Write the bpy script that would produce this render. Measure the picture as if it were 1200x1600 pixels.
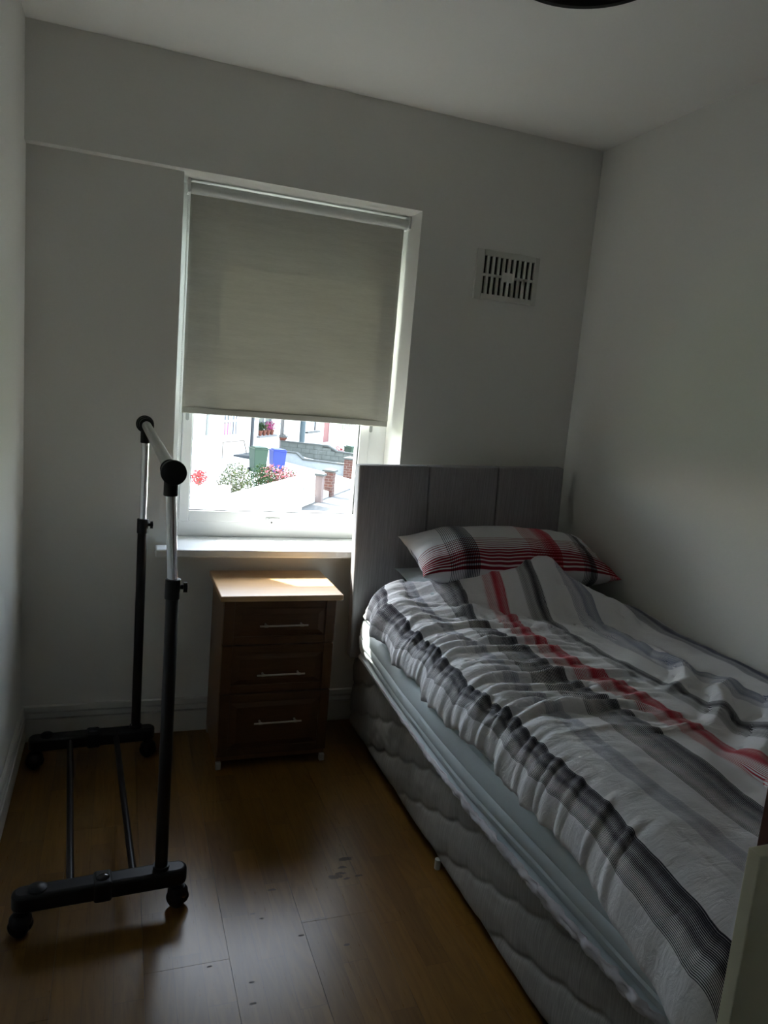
import bpy, bmesh, math, random
import numpy as np
from mathutils import Vector, Matrix, noise as mnoise

random.seed(7)
sc = bpy.context.scene
for o in list(bpy.data.objects):
    bpy.data.objects.remove(o)

# ------------------------------------------------------------------ camera
W, H = 2.12, 2.40                    # room width and height; window wall at y = 0, left wall at x = 0
f_px, yaw, pitch, roll = 1151.14, 0.3547, -0.1619, 0.0881
cd = bpy.data.cameras.new('camera')
cam = bpy.data.objects.new('camera', cd)
sc.collection.objects.link(cam)
sc.camera = cam
cd.sensor_fit = 'VERTICAL'
cd.sensor_height = 24.0
cd.lens = f_px / 1600.0 * 24.0
cd.clip_start = 0.02
cd.clip_end = 500
cy, sy, cp, sp, cr, sr = (math.cos(yaw), math.sin(yaw), math.cos(pitch), math.sin(pitch), math.cos(roll), math.sin(roll))
fw = Vector((sy * cp, cy * cp, sp))
rt = Vector((cy, -sy, 0))
up = rt.cross(fw)
r2 = cr * rt + sr * up
u2 = -sr * rt + cr * up
m = Matrix((r2, u2, -fw)).transposed().to_4x4()
m.translation = Vector((0.2994, -2.7305, 1.3675))
cam.matrix_world = m

# ------------------------------------------------------------------ sky, sun, exposure
SKY, SUN, EXPOSURE = 0.53, 5.6, 2.45
world = bpy.data.worlds.new('sky')
sc.world = world
world.use_nodes = True
wn = world.node_tree.nodes
wn.clear()
wo = wn.new('ShaderNodeOutputWorld')
wb = wn.new('ShaderNodeBackground')
ws = wn.new('ShaderNodeTexSky')
ws.sky_type = 'NISHITA'
ws.sun_disc = False
ws.sun_elevation = math.radians(55)
ws.sun_rotation = math.radians(-39)
ws.air_density = 1.0
ws.dust_density = 2.0
wb.inputs['Strength'].default_value = SKY
wh = wn.new('ShaderNodeHueSaturation')          # thin high cloud: a paler sky
wh.inputs['Saturation'].default_value = 0.55
world.node_tree.links.new(ws.outputs[0], wh.inputs['Color'])
world.node_tree.links.new(wh.outputs[0], wb.inputs['Color'])
world.node_tree.links.new(wb.outputs[0], wo.inputs['Surface'])
sl = bpy.data.lights.new('sun', 'SUN')
sl.energy = SUN
sl.angle = math.radians(0.6)
sl.color = (1.0, 0.95, 0.86)
so = bpy.data.objects.new('sun', sl)
sc.collection.objects.link(so)
so.location = (-8, 12, 18)
so.rotation_euler = Vector((0.80, -1.0, -1.68)).to_track_quat('-Z', 'Y').to_euler()
sc.view_settings.view_transform = 'Standard'
sc.view_settings.look = 'None'
sc.view_settings.gamma = 1.0
sc.view_settings.use_curve_mapping = False
sc.view_settings.exposure = EXPOSURE

# ------------------------------------------------------------------ helpers
C = sc.collection


def tag(o, label=None, cat=None, group=None, kind=None):
    if label: o['label'] = label
    if cat: o['category'] = cat
    if group: o['group'] = group
    if kind: o['kind'] = kind
    return o


def empty(name, loc, rz=0.0, label=None, cat=None, group=None):
    o = bpy.data.objects.new(name, None)
    o.empty_display_size = 0.05
    C.objects.link(o)
    o.location = loc
    o.rotation_euler = (0, 0, rz)
    return tag(o, label, cat, group)


def link(name, me, mat, parent=None, smooth=False, loc=(0, 0, 0)):
    o = bpy.data.objects.new(name, me)
    C.objects.link(o)
    if mat is not None and not me.materials:
        me.materials.append(mat)
    o.location = loc
    if parent is not None:
        o.parent = parent
    if smooth:
        for p in me.polygons:
            p.use_smooth = True
    return o


class MB:
    """collects shapes in one bmesh"""
    def __init__(self):
        self.bm = bmesh.new()

    def box(self, x0, x1, y0, y1, z0, z1, M=None):
        vs = [self.bm.verts.new((x, y, z)) for x in (x0, x1) for y in (y0, y1) for z in (z0, z1)]
        for q in ((0, 1, 3, 2), (4, 6, 7, 5), (0, 4, 5, 1), (2, 3, 7, 6), (0, 2, 6, 4), (1, 5, 7, 3)):
            self.bm.faces.new([vs[i] for i in q])
        if M is not None:
            bmesh.ops.transform(self.bm, matrix=M, verts=vs)
        return self

    def prism(self, pts, z0, z1, M=None):
        a = [self.bm.verts.new((x, y, z0)) for x, y in pts]
        b = [self.bm.verts.new((x, y, z1)) for x, y in pts]
        n = len(pts)
        self.bm.faces.new(a[::-1])
        self.bm.faces.new(b)
        for i in range(n):
            self.bm.faces.new((a[i], a[(i + 1) % n], b[(i + 1) % n], b[i]))
        if M is not None:
            bmesh.ops.transform(self.bm, matrix=M, verts=a + b)
        return self

    def tube(self, p, q, r, seg=24, r2=None, cap=True):
        p, q = Vector(p), Vector(q)
        d = (q - p).normalized()
        a = d.orthogonal().normalized()
        b = d.cross(a)
        r2 = r if r2 is None else r2
        A = [self.bm.verts.new(p + r * (math.cos(t) * a + math.sin(t) * b)) for t in [2 * math.pi * i / seg for i in range(seg)]]
        B = [self.bm.verts.new(q + r2 * (math.cos(t) * a + math.sin(t) * b)) for t in [2 * math.pi * i / seg for i in range(seg)]]
        for i in range(seg):
            self.bm.faces.new((A[i], A[(i + 1) % seg], B[(i + 1) % seg], B[i]))
        if cap:
            self.bm.faces.new(A[::-1])
            self.bm.faces.new(B)
        return self

    def path(self, pts, r, seg=10):
        """tube swept along points"""
        rings = []
        n = len(pts)
        pts = [Vector(p) for p in pts]
        ref = Vector((0.13, 0.21, 0.97))
        for i, p in enumerate(pts):
            d = (pts[min(i + 1, n - 1)] - pts[max(i - 1, 0)]).normalized()
            a = d.cross(ref).normalized()
            b = d.cross(a)
            rings.append([self.bm.verts.new(p + r * (math.cos(t) * a + math.sin(t) * b)) for t in [2 * math.pi * k / seg for k in range(seg)]])
        for A, B in zip(rings, rings[1:]):
            for k in range(seg):
                self.bm.faces.new((A[k], A[(k + 1) % seg], B[(k + 1) % seg], B[k]))
        self.bm.faces.new(rings[0][::-1])
        self.bm.faces.new(rings[-1])
        return self

    def lathe(self, prof, c=(0, 0, 0), axis='Z', seg=40):
        rings = []
        c = Vector(c)
        for r, h in prof:
            ring = []
            for i in range(seg):
                t = 2 * math.pi * i / seg
                x, y = r * math.cos(t), r * math.sin(t)
                v = {'Z': Vector((x, y, h)), 'Y': Vector((x, h, y)), 'X': Vector((h, x, y))}[axis]
                ring.append(self.bm.verts.new(c + v))
            rings.append(ring)
        for A, B in zip(rings, rings[1:]):
            for k in range(seg):
                self.bm.faces.new((A[k], A[(k + 1) % seg], B[(k + 1) % seg], B[k]))
        if prof[0][0] > 1e-6:
            self.bm.faces.new(rings[0][::-1])
        if prof[-1][0] > 1e-6:
            self.bm.faces.new(rings[-1])
        return self

    def ball(self, c, r, sub=2, sc_=(1, 1, 1)):
        bmesh.ops.create_icosphere(self.bm, subdivisions=sub, radius=r, matrix=Matrix.Translation(c) @ Matrix.Diagonal((*sc_, 1)))
        return self

    def build(self, name, mat, parent=None, bevel=0.0, smooth=False, seg=2, loc=(0, 0, 0)):
        bmesh.ops.recalc_face_normals(self.bm, faces=self.bm.faces)
        me = bpy.data.meshes.new(name)
        self.bm.to_mesh(me)
        self.bm.free()
        o = link(name, me, mat, parent, smooth, loc)
        if bevel:
            b = o.modifiers.new('bevel', 'BEVEL')
            b.width = bevel
            b.segments = seg
            b.limit_method = 'ANGLE'
            b.angle_limit = math.radians(40)
            b.harden_normals = False
        if smooth:
            me.shade_smooth() if hasattr(me, 'shade_smooth') else None
            try:
                me.set_sharp_from_angle(angle=math.radians(38))
            except Exception:
                pass
        return o


def copy_tree(o, parent=None):
    c = o.copy()
    C.objects.link(c)
    c.parent = parent
    for ch in list(o.children):
        copy_tree(ch, c)
    return c


def grid_mesh(name, P, uv=None, closed_u=False):
    """P: array (n, m, 3) -> mesh with quads, uv optional (n, m, 2)"""
    n, m_, _ = P.shape
    me = bpy.data.meshes.new(name)
    idx = np.arange(n * m_).reshape(n, m_)
    a = idx[:-1, :-1].ravel(); b = idx[1:, :-1].ravel(); c = idx[1:, 1:].ravel(); d = idx[:-1, 1:].ravel()
    F = np.stack([a, b, c, d], 1)
    me.from_pydata(P.reshape(-1, 3).tolist(), [], F.tolist())
    if uv is not None:
        l = me.uv_layers.new(name='UVMap')
        U = uv.reshape(-1, 2)
        l.data.foreach_set('uv', U[F.ravel()].astype(np.float32).ravel())
    me.update()
    return me


# ------------------------------------------------------------------ materials
def new_mat(name):
    m_ = bpy.data.materials.new(name)
    m_.use_nodes = True
    nt = m_.node_tree
    nt.nodes.clear()
    out = nt.nodes.new('ShaderNodeOutputMaterial')
    p = nt.nodes.new('ShaderNodeBsdfPrincipled')
    nt.links.new(p.outputs[0], out.inputs[0])
    return m_, nt, p, out


def nd(nt, t, **kw):
    n = nt.nodes.new(t)
    for k, v in kw.items():
        setattr(n, k, v)
    return n


def math_n(nt, op, a, b=None, c=None, clamp=False):
    n = nt.nodes.new('ShaderNodeMath')
    n.operation = op
    n.use_clamp = clamp
    for i, v in enumerate((a, b, c)):
        if v is None: continue
        if isinstance(v, (int, float)): n.inputs[i].default_value = v
        else: nt.links.new(v, n.inputs[i])
    return n.outputs[0]


def mixc(nt, fac, a, b, mode='MIX'):
    n = nt.nodes.new('ShaderNodeMix')
    n.data_type = 'RGBA'
    n.blend_type = mode
    for i, v in ((0, fac), (6, a), (7, b)):
        if isinstance(v, (int, float)): n.inputs[i].default_value = v
        elif isinstance(v, tuple): n.inputs[i].default_value = (*v, 1) if len(v) == 3 else v
        else: nt.links.new(v, n.inputs[i])
    return n.outputs[2]


def noise_n(nt, vec, scale, detail=4, rough=.5, dist=0.0):
    n = nt.nodes.new('ShaderNodeTexNoise')
    n.inputs['Scale'].default_value = scale
    n.inputs['Detail'].default_value = detail
    n.inputs['Roughness'].default_value = rough
    n.inputs['Distortion'].default_value = dist
    if vec is not None: nt.links.new(vec, n.inputs['Vector'])
    return n.outputs['Fac']


def mapping(nt, src, scale=(1, 1, 1), rot=(0, 0, 0), loc=(0, 0, 0)):
    n = nt.nodes.new('ShaderNodeMapping')
    n.inputs['Scale'].default_value = scale
    n.inputs['Rotation'].default_value = rot
    n.inputs['Location'].default_value = loc
    nt.links.new(src, n.inputs['Vector'])
    return n.outputs[0]


def objco(nt):
    return nt.nodes.new('ShaderNodeTexCoord').outputs['Object']


def bump(nt, p, h, strength=.3, dist=.002):
    b = nt.nodes.new('ShaderNodeBump')
    b.inputs['Strength'].default_value = strength
    b.inputs['Distance'].default_value = dist
    nt.links.new(h, b.inputs['Height'])
    nt.links.new(b.outputs[0], p.inputs['Normal'])


def ramp(nt, fac, stops, interp='LINEAR'):
    n = nt.nodes.new('ShaderNodeValToRGB')
    cr_ = n.color_ramp
    cr_.interpolation = interp
    while len(cr_.elements) < len(stops):
        cr_.elements.new(1.0)
    for e, (pos, col) in zip(cr_.elements, stops):
        e.position = pos
    for e, (pos, col) in zip(cr_.elements, stops):
        e.color = (*col, 1) if len(col) == 3 else col
    nt.links.new(fac, n.inputs[0])
    return n.outputs[0]


def simple(name, col, rough=.5, metal=0.0, vary=.06, scale=8, bmp=0.0, bscale=60, spec=.5, stretch=(1, 1, 1), coat=0):
    m_, nt, p, out = new_mat(name)
    co = mapping(nt, objco(nt), stretch)
    f = noise_n(nt, co, scale)
    a = tuple(max(0, c * (1 - vary)) for c in col)
    b = tuple(min(1, c * (1 + vary)) for c in col)
    nt.links.new(mixc(nt, f, a, b), p.inputs['Base Color'])
    p.inputs['Roughness'].default_value = rough
    p.inputs['Metallic'].default_value = metal
    p.inputs['Specular IOR Level'].default_value = spec
    if coat: p.inputs['Coat Weight'].default_value = coat
    if bmp:
        bump(nt, p, noise_n(nt, co, bscale, 3), bmp)
    return m_


def wall_mat(name, col, rough=.55):
    m_, nt, p, out = new_mat(name)
    co = objco(nt)
    f = noise_n(nt, co, 1.7, 3)
    nt.links.new(mixc(nt, f, tuple(c * .96 for c in col), tuple(c * 1.03 for c in col)), p.inputs['Base Color'])
    p.inputs['Roughness'].default_value = rough
    p.inputs['Specular IOR Level'].default_value = .35
    bump(nt, p, noise_n(nt, co, 130, 4), .12, .001)
    return m_


def wood_mat(name, c1, c2, axis='Y', rough=.4, scale=1.0, rnd=False, coat=0.0, spec=.5):
    m_, nt, p, out = new_mat(name)
    co = objco(nt)
    if rnd:
        oi = nt.nodes.new('ShaderNodeObjectInfo')
        ad = nt.nodes.new('ShaderNodeVectorMath'); ad.operation = 'ADD'
        cmb = nt.nodes.new('ShaderNodeCombineXYZ')
        k = math_n(nt, 'MULTIPLY', oi.outputs['Random'], 37.0)
        for i in range(3): nt.links.new(k, cmb.inputs[i])
        nt.links.new(co, ad.inputs[0]); nt.links.new(cmb.outputs[0], ad.inputs[1])
        co = ad.outputs[0]
    st = {'X': (1.2, 14, 14), 'Y': (14, 1.2, 14), 'Z': (14, 14, 1.2)}[axis]
    v = mapping(nt, co, tuple(s * scale for s in st))
    big = noise_n(nt, v, 1.0, 2, .5, 1.2)
    rings = math_n(nt, 'FRACT', math_n(nt, 'MULTIPLY', big, 9.0))
    fine = noise_n(nt, mapping(nt, co, tuple(s * scale * 9 for s in st)), 1.3, 5, .65)
    k = math_n(nt, 'ADD', math_n(nt, 'MULTIPLY', rings, .45), math_n(nt, 'MULTIPLY', fine, .55))
    nt.links.new(mixc(nt, k, c1, c2), p.inputs['Base Color'])
    p.inputs['Roughness'].default_value = rough
    p.inputs['Specular IOR Level'].default_value = spec
    p.inputs['Coat Weight'].default_value = coat
    p.inputs['Coat Roughness'].default_value = .25
    bump(nt, p, fine, .08, .0006)
    return m_


WALL = wall_mat('white_wall_paint', (.78, .78, .745))
CEIL = wall_mat('white_ceiling_paint', (.84, .84, .81), .8)
TRIM = simple('satin_white_trim', (.62, .62, .58), .35, bmp=.05)
PVC = simple('white_plastic', (.80, .82, .82), .3, vary=.02)
SILLM = simple('glossy_white_sill', (.78, .80, .80), .22, vary=.03, spec=.6)
GREYP = simple('grey_plastic', (.33, .35, .35), .45)
GASKET = simple('dark_rubber_gasket', (.03, .03, .03), .6)
VENTM = simple('off_white_vent_plastic', (.66, .66, .62), .5)
DARK = simple('dark_recess', (.02, .02, .018), .9)
BLACKP = simple('black_plastic', (.006, .006, .008), .42, vary=.2, spec=.3)
BLACKM = simple('black_painted_steel', (.008, .007, .009), .32, vary=.2, spec=.35)
CHROME = simple('chrome', (.78, .79, .82), .12, 1.0, vary=.03)
BARGREY = simple('light_grey_coated_bar', (.55, .56, .54), .28, vary=.03)
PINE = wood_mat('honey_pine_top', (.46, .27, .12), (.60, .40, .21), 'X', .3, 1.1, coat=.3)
PINED = wood_mat('honey_pine_front_shaded', (.066, .027, .008), (.105, .047, .015), 'X', .38, 1.0)  # pine of the top, with the shade on the drawer fronts put into the colour
PINES = wood_mat('honey_pine_side_shaded', (.13, .06, .02), (.19, .09, .034), 'Z', .4, .8)  # same pine again, darkened to paint in the shade on the carcass sides
SATIN = simple('satin_nickel', (.55, .53, .5), .3, 1.0)
MAHOG = wood_mat('dark_red_brown_wood', (.060, .018, .010), (.12, .035, .018), 'Z', .45, 1.0)
CREAM = simple('cream_painted_board', (.74, .74, .58), .6)
PIPING = simple('pale_piping', (.33, .32, .32), .8)
SHEET = simple('pale_blue_sheet', (.52, .60, .63), .85, vary=.05, scale=14, bmp=.12, bscale=40)
HEM = simple('pale_lilac_hem', (.50, .49, .52), .85, vary=.1, bmp=.3, bscale=60)
BLUEP = simple('pale_blue_cotton', (.42, .48, .52), .9, vary=.05, bmp=.15, bscale=30)


def fabric_mat(name, c1, c2, stretch=(220, 220, 10), rough=.9):
    m_, nt, p, out = new_mat(name)
    co = objco(nt)
    a = noise_n(nt, mapping(nt, co, stretch), 1.0, 3, .6)
    b = noise_n(nt, co, 5, 3)
    k = math_n(nt, 'ADD', math_n(nt, 'MULTIPLY', a, .8), math_n(nt, 'MULTIPLY', b, .2))
    k2 = math_n(nt, 'MULTIPLY_ADD', k, 2.4, -.7, clamp=True)
    nt.links.new(mixc(nt, k2, c1, c2), p.inputs['Base Color'])
    p.inputs['Roughness'].default_value = rough
    p.inputs['Specular IOR Level'].default_value = .2
    bump(nt, p, a, .25, .0012)
    return m_


HEADF = fabric_mat('grey_woven_headboard_fabric', (.22, .215, .225), (.36, .35, .365), (420, 420, 9))
DIVANF = fabric_mat('grey_woven_divan_fabric', (.22, .22, .21), (.37, .37, .35), (30, 330, 12))

# laminate floor board: printed three-strip pattern on real boards
def laminate():
    m_, nt, p, out = new_mat('oak_laminate')
    geo = nt.nodes.new('ShaderNodeNewGeometry')
    pos = geo.outputs['Position']
    sep = nt.nodes.new('ShaderNodeSeparateXYZ'); nt.links.new(pos, sep.inputs[0])
    sw = .195 / 3
    sx = math_n(nt, 'DIVIDE', sep.outputs[0], sw)
    ix = math_n(nt, 'FLOOR', sx)
    off = math_n(nt, 'MULTIPLY', math_n(nt, 'FRACT', math_n(nt, 'MULTIPLY', ix, .377)), .43)
    syy = math_n(nt, 'DIVIDE', math_n(nt, 'ADD', sep.outputs[1], off), .43)
    iy = math_n(nt, 'FLOOR', syy)
    wn_ = nt.nodes.new('ShaderNodeTexWhiteNoise'); wn_.noise_dimensions = '2D'
    cmb = nt.nodes.new('ShaderNodeCombineXYZ'); nt.links.new(ix, cmb.inputs[0]); nt.links.new(iy, cmb.inputs[1])
    nt.links.new(cmb.outputs[0], wn_.inputs['Vector'])
    rv = wn_.outputs['Value']
    # grain
    cm2 = nt.nodes.new('ShaderNodeCombineXYZ')
    nt.links.new(math_n(nt, 'ADD', math_n(nt, 'MULTIPLY', sep.outputs[0], 16), math_n(nt, 'MULTIPLY', rv, 50)), cm2.inputs[0])
    nt.links.new(math_n(nt, 'ADD', math_n(nt, 'MULTIPLY', sep.outputs[1], 1.8), math_n(nt, 'MULTIPLY', rv, 31)), cm2.inputs[1])
    big = noise_n(nt, cm2.outputs[0], 1.0, 2, .5, .6)
    rings = math_n(nt, 'PINGPONG', math_n(nt, 'MULTIPLY', big, 7.0), .5)
    fine = noise_n(nt, mapping(nt, pos, (260, 14, 1)), 1.0, 4, .7)
    k = math_n(nt, 'ADD', math_n(nt, 'MULTIPLY', rings, .6), math_n(nt, 'MULTIPLY', fine, .6), clamp=True)
    col = mixc(nt, k, (.115, .055, .009), (.225, .122, .026))
    tint = ramp(nt, rv, [(0, (.78, .75, .72)), (.5, (1, 1, 1)), (1, (1.12, 1.1, 1.05))])
    col = mixc(nt, 1.0, col, tint, 'MULTIPLY')
    # thin joints between printed strips
    ex = math_n(nt, 'ABSOLUTE', math_n(nt, 'SUBTRACT', math_n(nt, 'FRACT', sx), .5))
    ey = math_n(nt, 'ABSOLUTE', math_n(nt, 'SUBTRACT', math_n(nt, 'FRACT', syy), .5))
    j = math_n(nt, 'MAXIMUM', math_n(nt, 'GREATER_THAN', ex, .49), math_n(nt, 'GREATER_THAN', ey, .4985))
    col = mixc(nt, math_n(nt, 'MULTIPLY', j, .5), col, (.05, .025, .010))
    # dried marks and specks of dirt on the boards
    spots = [(.966, -.865, .018), (.929, -.925, .014), (.913, -.936, .020), (.981, -.945, .010), (.945, -.90, .012), (.945, -.95, .010),
             (.664, -1.031, .006), (.684, -1.053, .006), (.536, -1.182, .006), (.624, -1.252, .006), (.617, -1.312, .008), (.872, -1.192, .008), (.73, -.95, .010), (.768, -1.135, .007)]
    wob = noise_n(nt, pos, 90, 3, .7)
    acc = None
    for x, y, r in spots:
        dx = math_n(nt, 'MULTIPLY', math_n(nt, 'SUBTRACT', sep.outputs[0], x), .62)
        dy = math_n(nt, 'MULTIPLY', math_n(nt, 'SUBTRACT', sep.outputs[1], y), 1.5)
        d = math_n(nt, 'SQRT', math_n(nt, 'ADD', math_n(nt, 'MULTIPLY', dx, dx), math_n(nt, 'MULTIPLY', dy, dy)))
        k_ = math_n(nt, 'LESS_THAN', d, math_n(nt, 'MULTIPLY', wob, r * 1.35))
        acc = k_ if acc is None else math_n(nt, 'MAXIMUM', acc, k_)
    col = mixc(nt, math_n(nt, 'MULTIPLY', acc, .65), col, (.03, .022, .015))
    nt.links.new(col, p.inputs['Base Color'])
    rg = math_n(nt, 'MULTIPLY_ADD', fine, .10, .24)
    nt.links.new(math_n(nt, 'MULTIPLY_ADD', acc, .25, rg), p.inputs['Roughness'])
    p.inputs['Specular IOR Level'].default_value = .50
    bump(nt, p, fine, .10, .0005)
    return m_


LAMIN = laminate()


def glass_mat():
    m_ = bpy.data.materials.new('window_glass')
    m_.use_nodes = True
    nt = m_.node_tree
    nt.nodes.clear()
    out = nt.nodes.new('ShaderNodeOutputMaterial')
    tr = nt.nodes.new('ShaderNodeBsdfTransparent'); tr.inputs[0].default_value = (.96, .98, .97, 1)
    gl = nt.nodes.new('ShaderNodeBsdfGlossy'); gl.inputs['Roughness'].default_value = .01
    mx = nt.nodes.new('ShaderNodeMixShader')
    lw = nt.nodes.new('ShaderNodeLayerWeight'); lw.inputs[0].default_value = .5
    k = math_n(nt, 'MULTIPLY_ADD', math_n(nt, 'POWER', lw.outputs['Facing'], 5.0), .9, .035)
    nt.links.new(k, mx.inputs[0])
    nt.links.new(tr.outputs[0], mx.inputs[1]); nt.links.new(gl.outputs[0], mx.inputs[2])
    nt.links.new(mx.outputs[0], out.inputs[0])
    return m_


GLASS = glass_mat()


def blind_mat():
    m_, nt, p, out = new_mat('grey_beige_blind_fabric')
    co = objco(nt)
    a = noise_n(nt, mapping(nt, co, (40, 40, 420)), 1.0, 3, .6)
    b = noise_n(nt, mapping(nt, co, (6, 6, 60)), 1.0, 4, .6)
    k = math_n(nt, 'ADD', math_n(nt, 'MULTIPLY', a, .5), math_n(nt, 'MULTIPLY', b, .5))
    col = mixc(nt, math_n(nt, 'MULTIPLY_ADD', k, 2, -.5, clamp=True), (.54, .54, .49), (.68, .68, .62))
    nt.links.new(col, p.inputs['Base Color'])
    p.inputs['Roughness'].default_value = .9
    p.inputs['Specular IOR Level'].default_value = .1
    tl = nt.nodes.new('ShaderNodeBsdfTranslucent')
    nt.links.new(mixc(nt, 1.0, col, (.72, .70, .64), 'MULTIPLY'), tl.inputs[0])
    mx = nt.nodes.new('ShaderNodeMixShader'); mx.inputs[0].default_value = BLIND_T
    nt.links.new(p.outputs[0], mx.inputs[1]); nt.links.new(tl.outputs[0], mx.inputs[2])
    nt.links.new(mx.outputs[0], out.inputs[0])
    return m_


BLIND_T = .13
BLIND = blind_mat()

INK = (.018, .018, .030)
NAVY = (.05, .055, .11)
BLUEG = (.17, .19, .28)
RED = (.42, .022, .045)


def striped(nt, u, bands, base, N):
    """bands: (u0, u1, colour, density at the low edge, density at the high edge); woven from fine lines"""
    dens, ink = [(0, (0, 0, 0))], [(0, bands[0][2])]
    for (a, b, c, d0, d1) in bands:
        w = b - a
        dens += [(a - .0005, (0,) * 3), (a, (d0,) * 3), (a + w * .45, (d0 * .55 + d1 * .3,) * 3), (a + w * .55, (d1,) * 3),
                 (b, (d1 * .95,) * 3), (b + .0005, (0,) * 3)]
        ink += [(a - .012, c)]
    # split the density ramp when it has more than 32 stops
    def multi(stops, bl):
        outs = []
        for i in range(0, len(bl), 4):
            part = bl[i:i + 4]
            s = [(0, (0, 0, 0))]
            for (a, b, c, d0, d1) in part:
                w = b - a
                s += [(a - .0005, (0,) * 3), (a, (d0,) * 3), (a + w * .42, (d0,) * 3), (a + w * .55, (d1,) * 3),
                      (b, (d1,) * 3), (b + .0005, (0,) * 3)]
            outs.append(ramp(nt, u, s))
        r = outs[0]
        for q in outs[1:]: r = math_n(nt, 'MAXIMUM', r, q)
        return r
    d = multi(dens, bands)
    inkc = ramp(nt, u, ink, 'CONSTANT')
    tri = math_n(nt, 'PINGPONG', math_n(nt, 'MULTIPLY', u, N * 2), 1.0)
    # wide slow modulation gives the three darker stripes inside a band
    slow = math_n(nt, 'PINGPONG', math_n(nt, 'MULTIPLY', u, N * .19), 1.0)
    dd = math_n(nt, 'MULTIPLY', d, math_n(nt, 'MULTIPLY_ADD', slow, .32, .78), clamp=True)
    hit = math_n(nt, 'MULTIPLY', math_n(nt, 'SUBTRACT', dd, tri), 5.0, clamp=False)
    hit = math_n(nt, 'ADD', hit, .5, clamp=True)
    on = math_n(nt, 'GREATER_THAN', d, .02)
    return mixc(nt, math_n(nt, 'MULTIPLY', hit, on), base, inkc), hit


def duvet_mat():
    m_, nt, p, out = new_mat('white_cotton_with_woven_stripes')
    uvn = nt.nodes.new('ShaderNodeUVMap')
    sep = nt.nodes.new('ShaderNodeSeparateXYZ'); nt.links.new(uvn.outputs[0], sep.inputs[0])
    u = sep.outputs[0]
    bands = [(.050, .130, INK, .50, .90), (.190, .245, BLUEG, .45, .55), (.300, .380, INK, .55, .85),
             (.430, .500, RED, .45, .92), (.560, .640, INK, .50, .88), (.710, .790, BLUEG, .45, .75),
             (.880, .950, NAVY, .55, .88)]
    fb = noise_n(nt, mapping(nt, objco(nt), (1, 1, 1)), 6, 3)
    base = mixc(nt, fb, (.66, .66, .69), (.74, .74, .77))
    col, _ = striped(nt, u, bands, base, 300)
    nt.links.new(col, p.inputs['Base Color'])
    p.inputs['Roughness'].default_value = .9
    p.inputs['Specular IOR Level'].default_value = .15
    p.inputs['Sheen Weight'].default_value = .15
    co = objco(nt)
    bump(nt, p, noise_n(nt, mapping(nt, co, (22, 55, 22)), 1.0, 6, .60, .9), .42, .008)
    return m_


DUVET = duvet_mat()


def pillow_mat():
    m_, nt, p, out = new_mat('white_cotton_with_crossing_stripes')
    uvn = nt.nodes.new('ShaderNodeUVMap')
    sep = nt.nodes.new('ShaderNodeSeparateXYZ'); nt.links.new(uvn.outputs[0], sep.inputs[0])
    u, v = sep.outputs[0], sep.outputs[1]
    base = (.58, .58, .60)
    c1, h1 = striped(nt, u, [(.13, .27, (.06, .07, .10), .35, .75), (.53, .69, RED, .35, .85), (.80, .87, INK, .5, .85), (.94, .999, RED, .6, .9)], base, 120)
    # along the length: fine dark red lines low on the front, black lines on the underside at the corner
    c2, h2 = striped(nt, v, [(.005, .20, (.20, .010, .022), .72, .40), (.66, .80, INK, .6, .8)], base, 60)
    col = mixc(nt, 1.0, c1, mixc(nt, 1.0, c2, (1.7, 1.7, 1.66), 'MULTIPLY'), 'MULTIPLY')
    nt.links.new(col, p.inputs['Base Color'])
    p.inputs['Roughness'].default_value = .9
    p.inputs['Specular IOR Level'].default_value = .15
    bump(nt, p, noise_n(nt, objco(nt), 24, 4, .6, .4), .3, .006)
    return m_


PILLOW = pillow_mat()

# ------------------------------------------------------------------ room shell
REC = 0.043
ZL = 2.0485
XL, XR = 0.492, 1.359
YF = 0.19      # inner face of the window frame
SILL = 0.74
BACK = -3.35

mb = MB()
mb.box(0, W, 0, .30, ZL, H)
mb.box(XR, W, 0, .30, 0, ZL)
mb.box(-.0, XL, REC, .30, 0, ZL)
mb.box(XL, XR, REC, .30, 0, SILL - .03)
wb_ = mb.build('wall_back', WALL)
tag(wb_, kind='structure')
for nm, bx in (('wall_left', (-.1, 0, BACK - .1, .30, -.05, H + .05)), ('wall_right', (W, W + .1, BACK - .1, .30, -.05, H + .05))):
    tag(MB().box(*bx).build(nm, WALL), kind='structure')
tag(MB().box(0, W, BACK - .1, BACK, -.05, H + .05).build('wall_rear', WALL), kind='structure')
tag(MB().box(0, W, BACK, .30, H, H + .1).build('ceiling', CEIL), kind='structure')
fl = tag(MB().box(0, W, BACK, REC, -.06, -.009).build('floor', simple('brown_underlay', (.05, .03, .015), .9)), kind='structure')
bm_w, bm_l = .195, 1.29
me_cache = {}
for i in range(11):
    x0 = i * bm_w
    x1 = min(x0 + bm_w, W) - .0001
    y = REC - ((i * .47) % 1.0) * bm_l
    ys = [REC] + [y - k * bm_l for k in range(0, 4)]
    for a, b in zip(ys, ys[1:]):
        if a - b < .03: continue
        b = max(b, BACK)
        if a <= BACK + .02: break
        key = (round(x1 - x0, 4), round(a - b, 4))
        if key not in me_cache:
            o = MB().box(.0001, key[0], -key[1] + .0002, 0, -.009, 0).build('floor_board', LAMIN, fl, bevel=.0004, seg=1)
            me_cache[key] = o
        else:
            s = me_cache[key]
            o = s.copy(); C.objects.link(o)
        o.location = (x0, a, 0)

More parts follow.
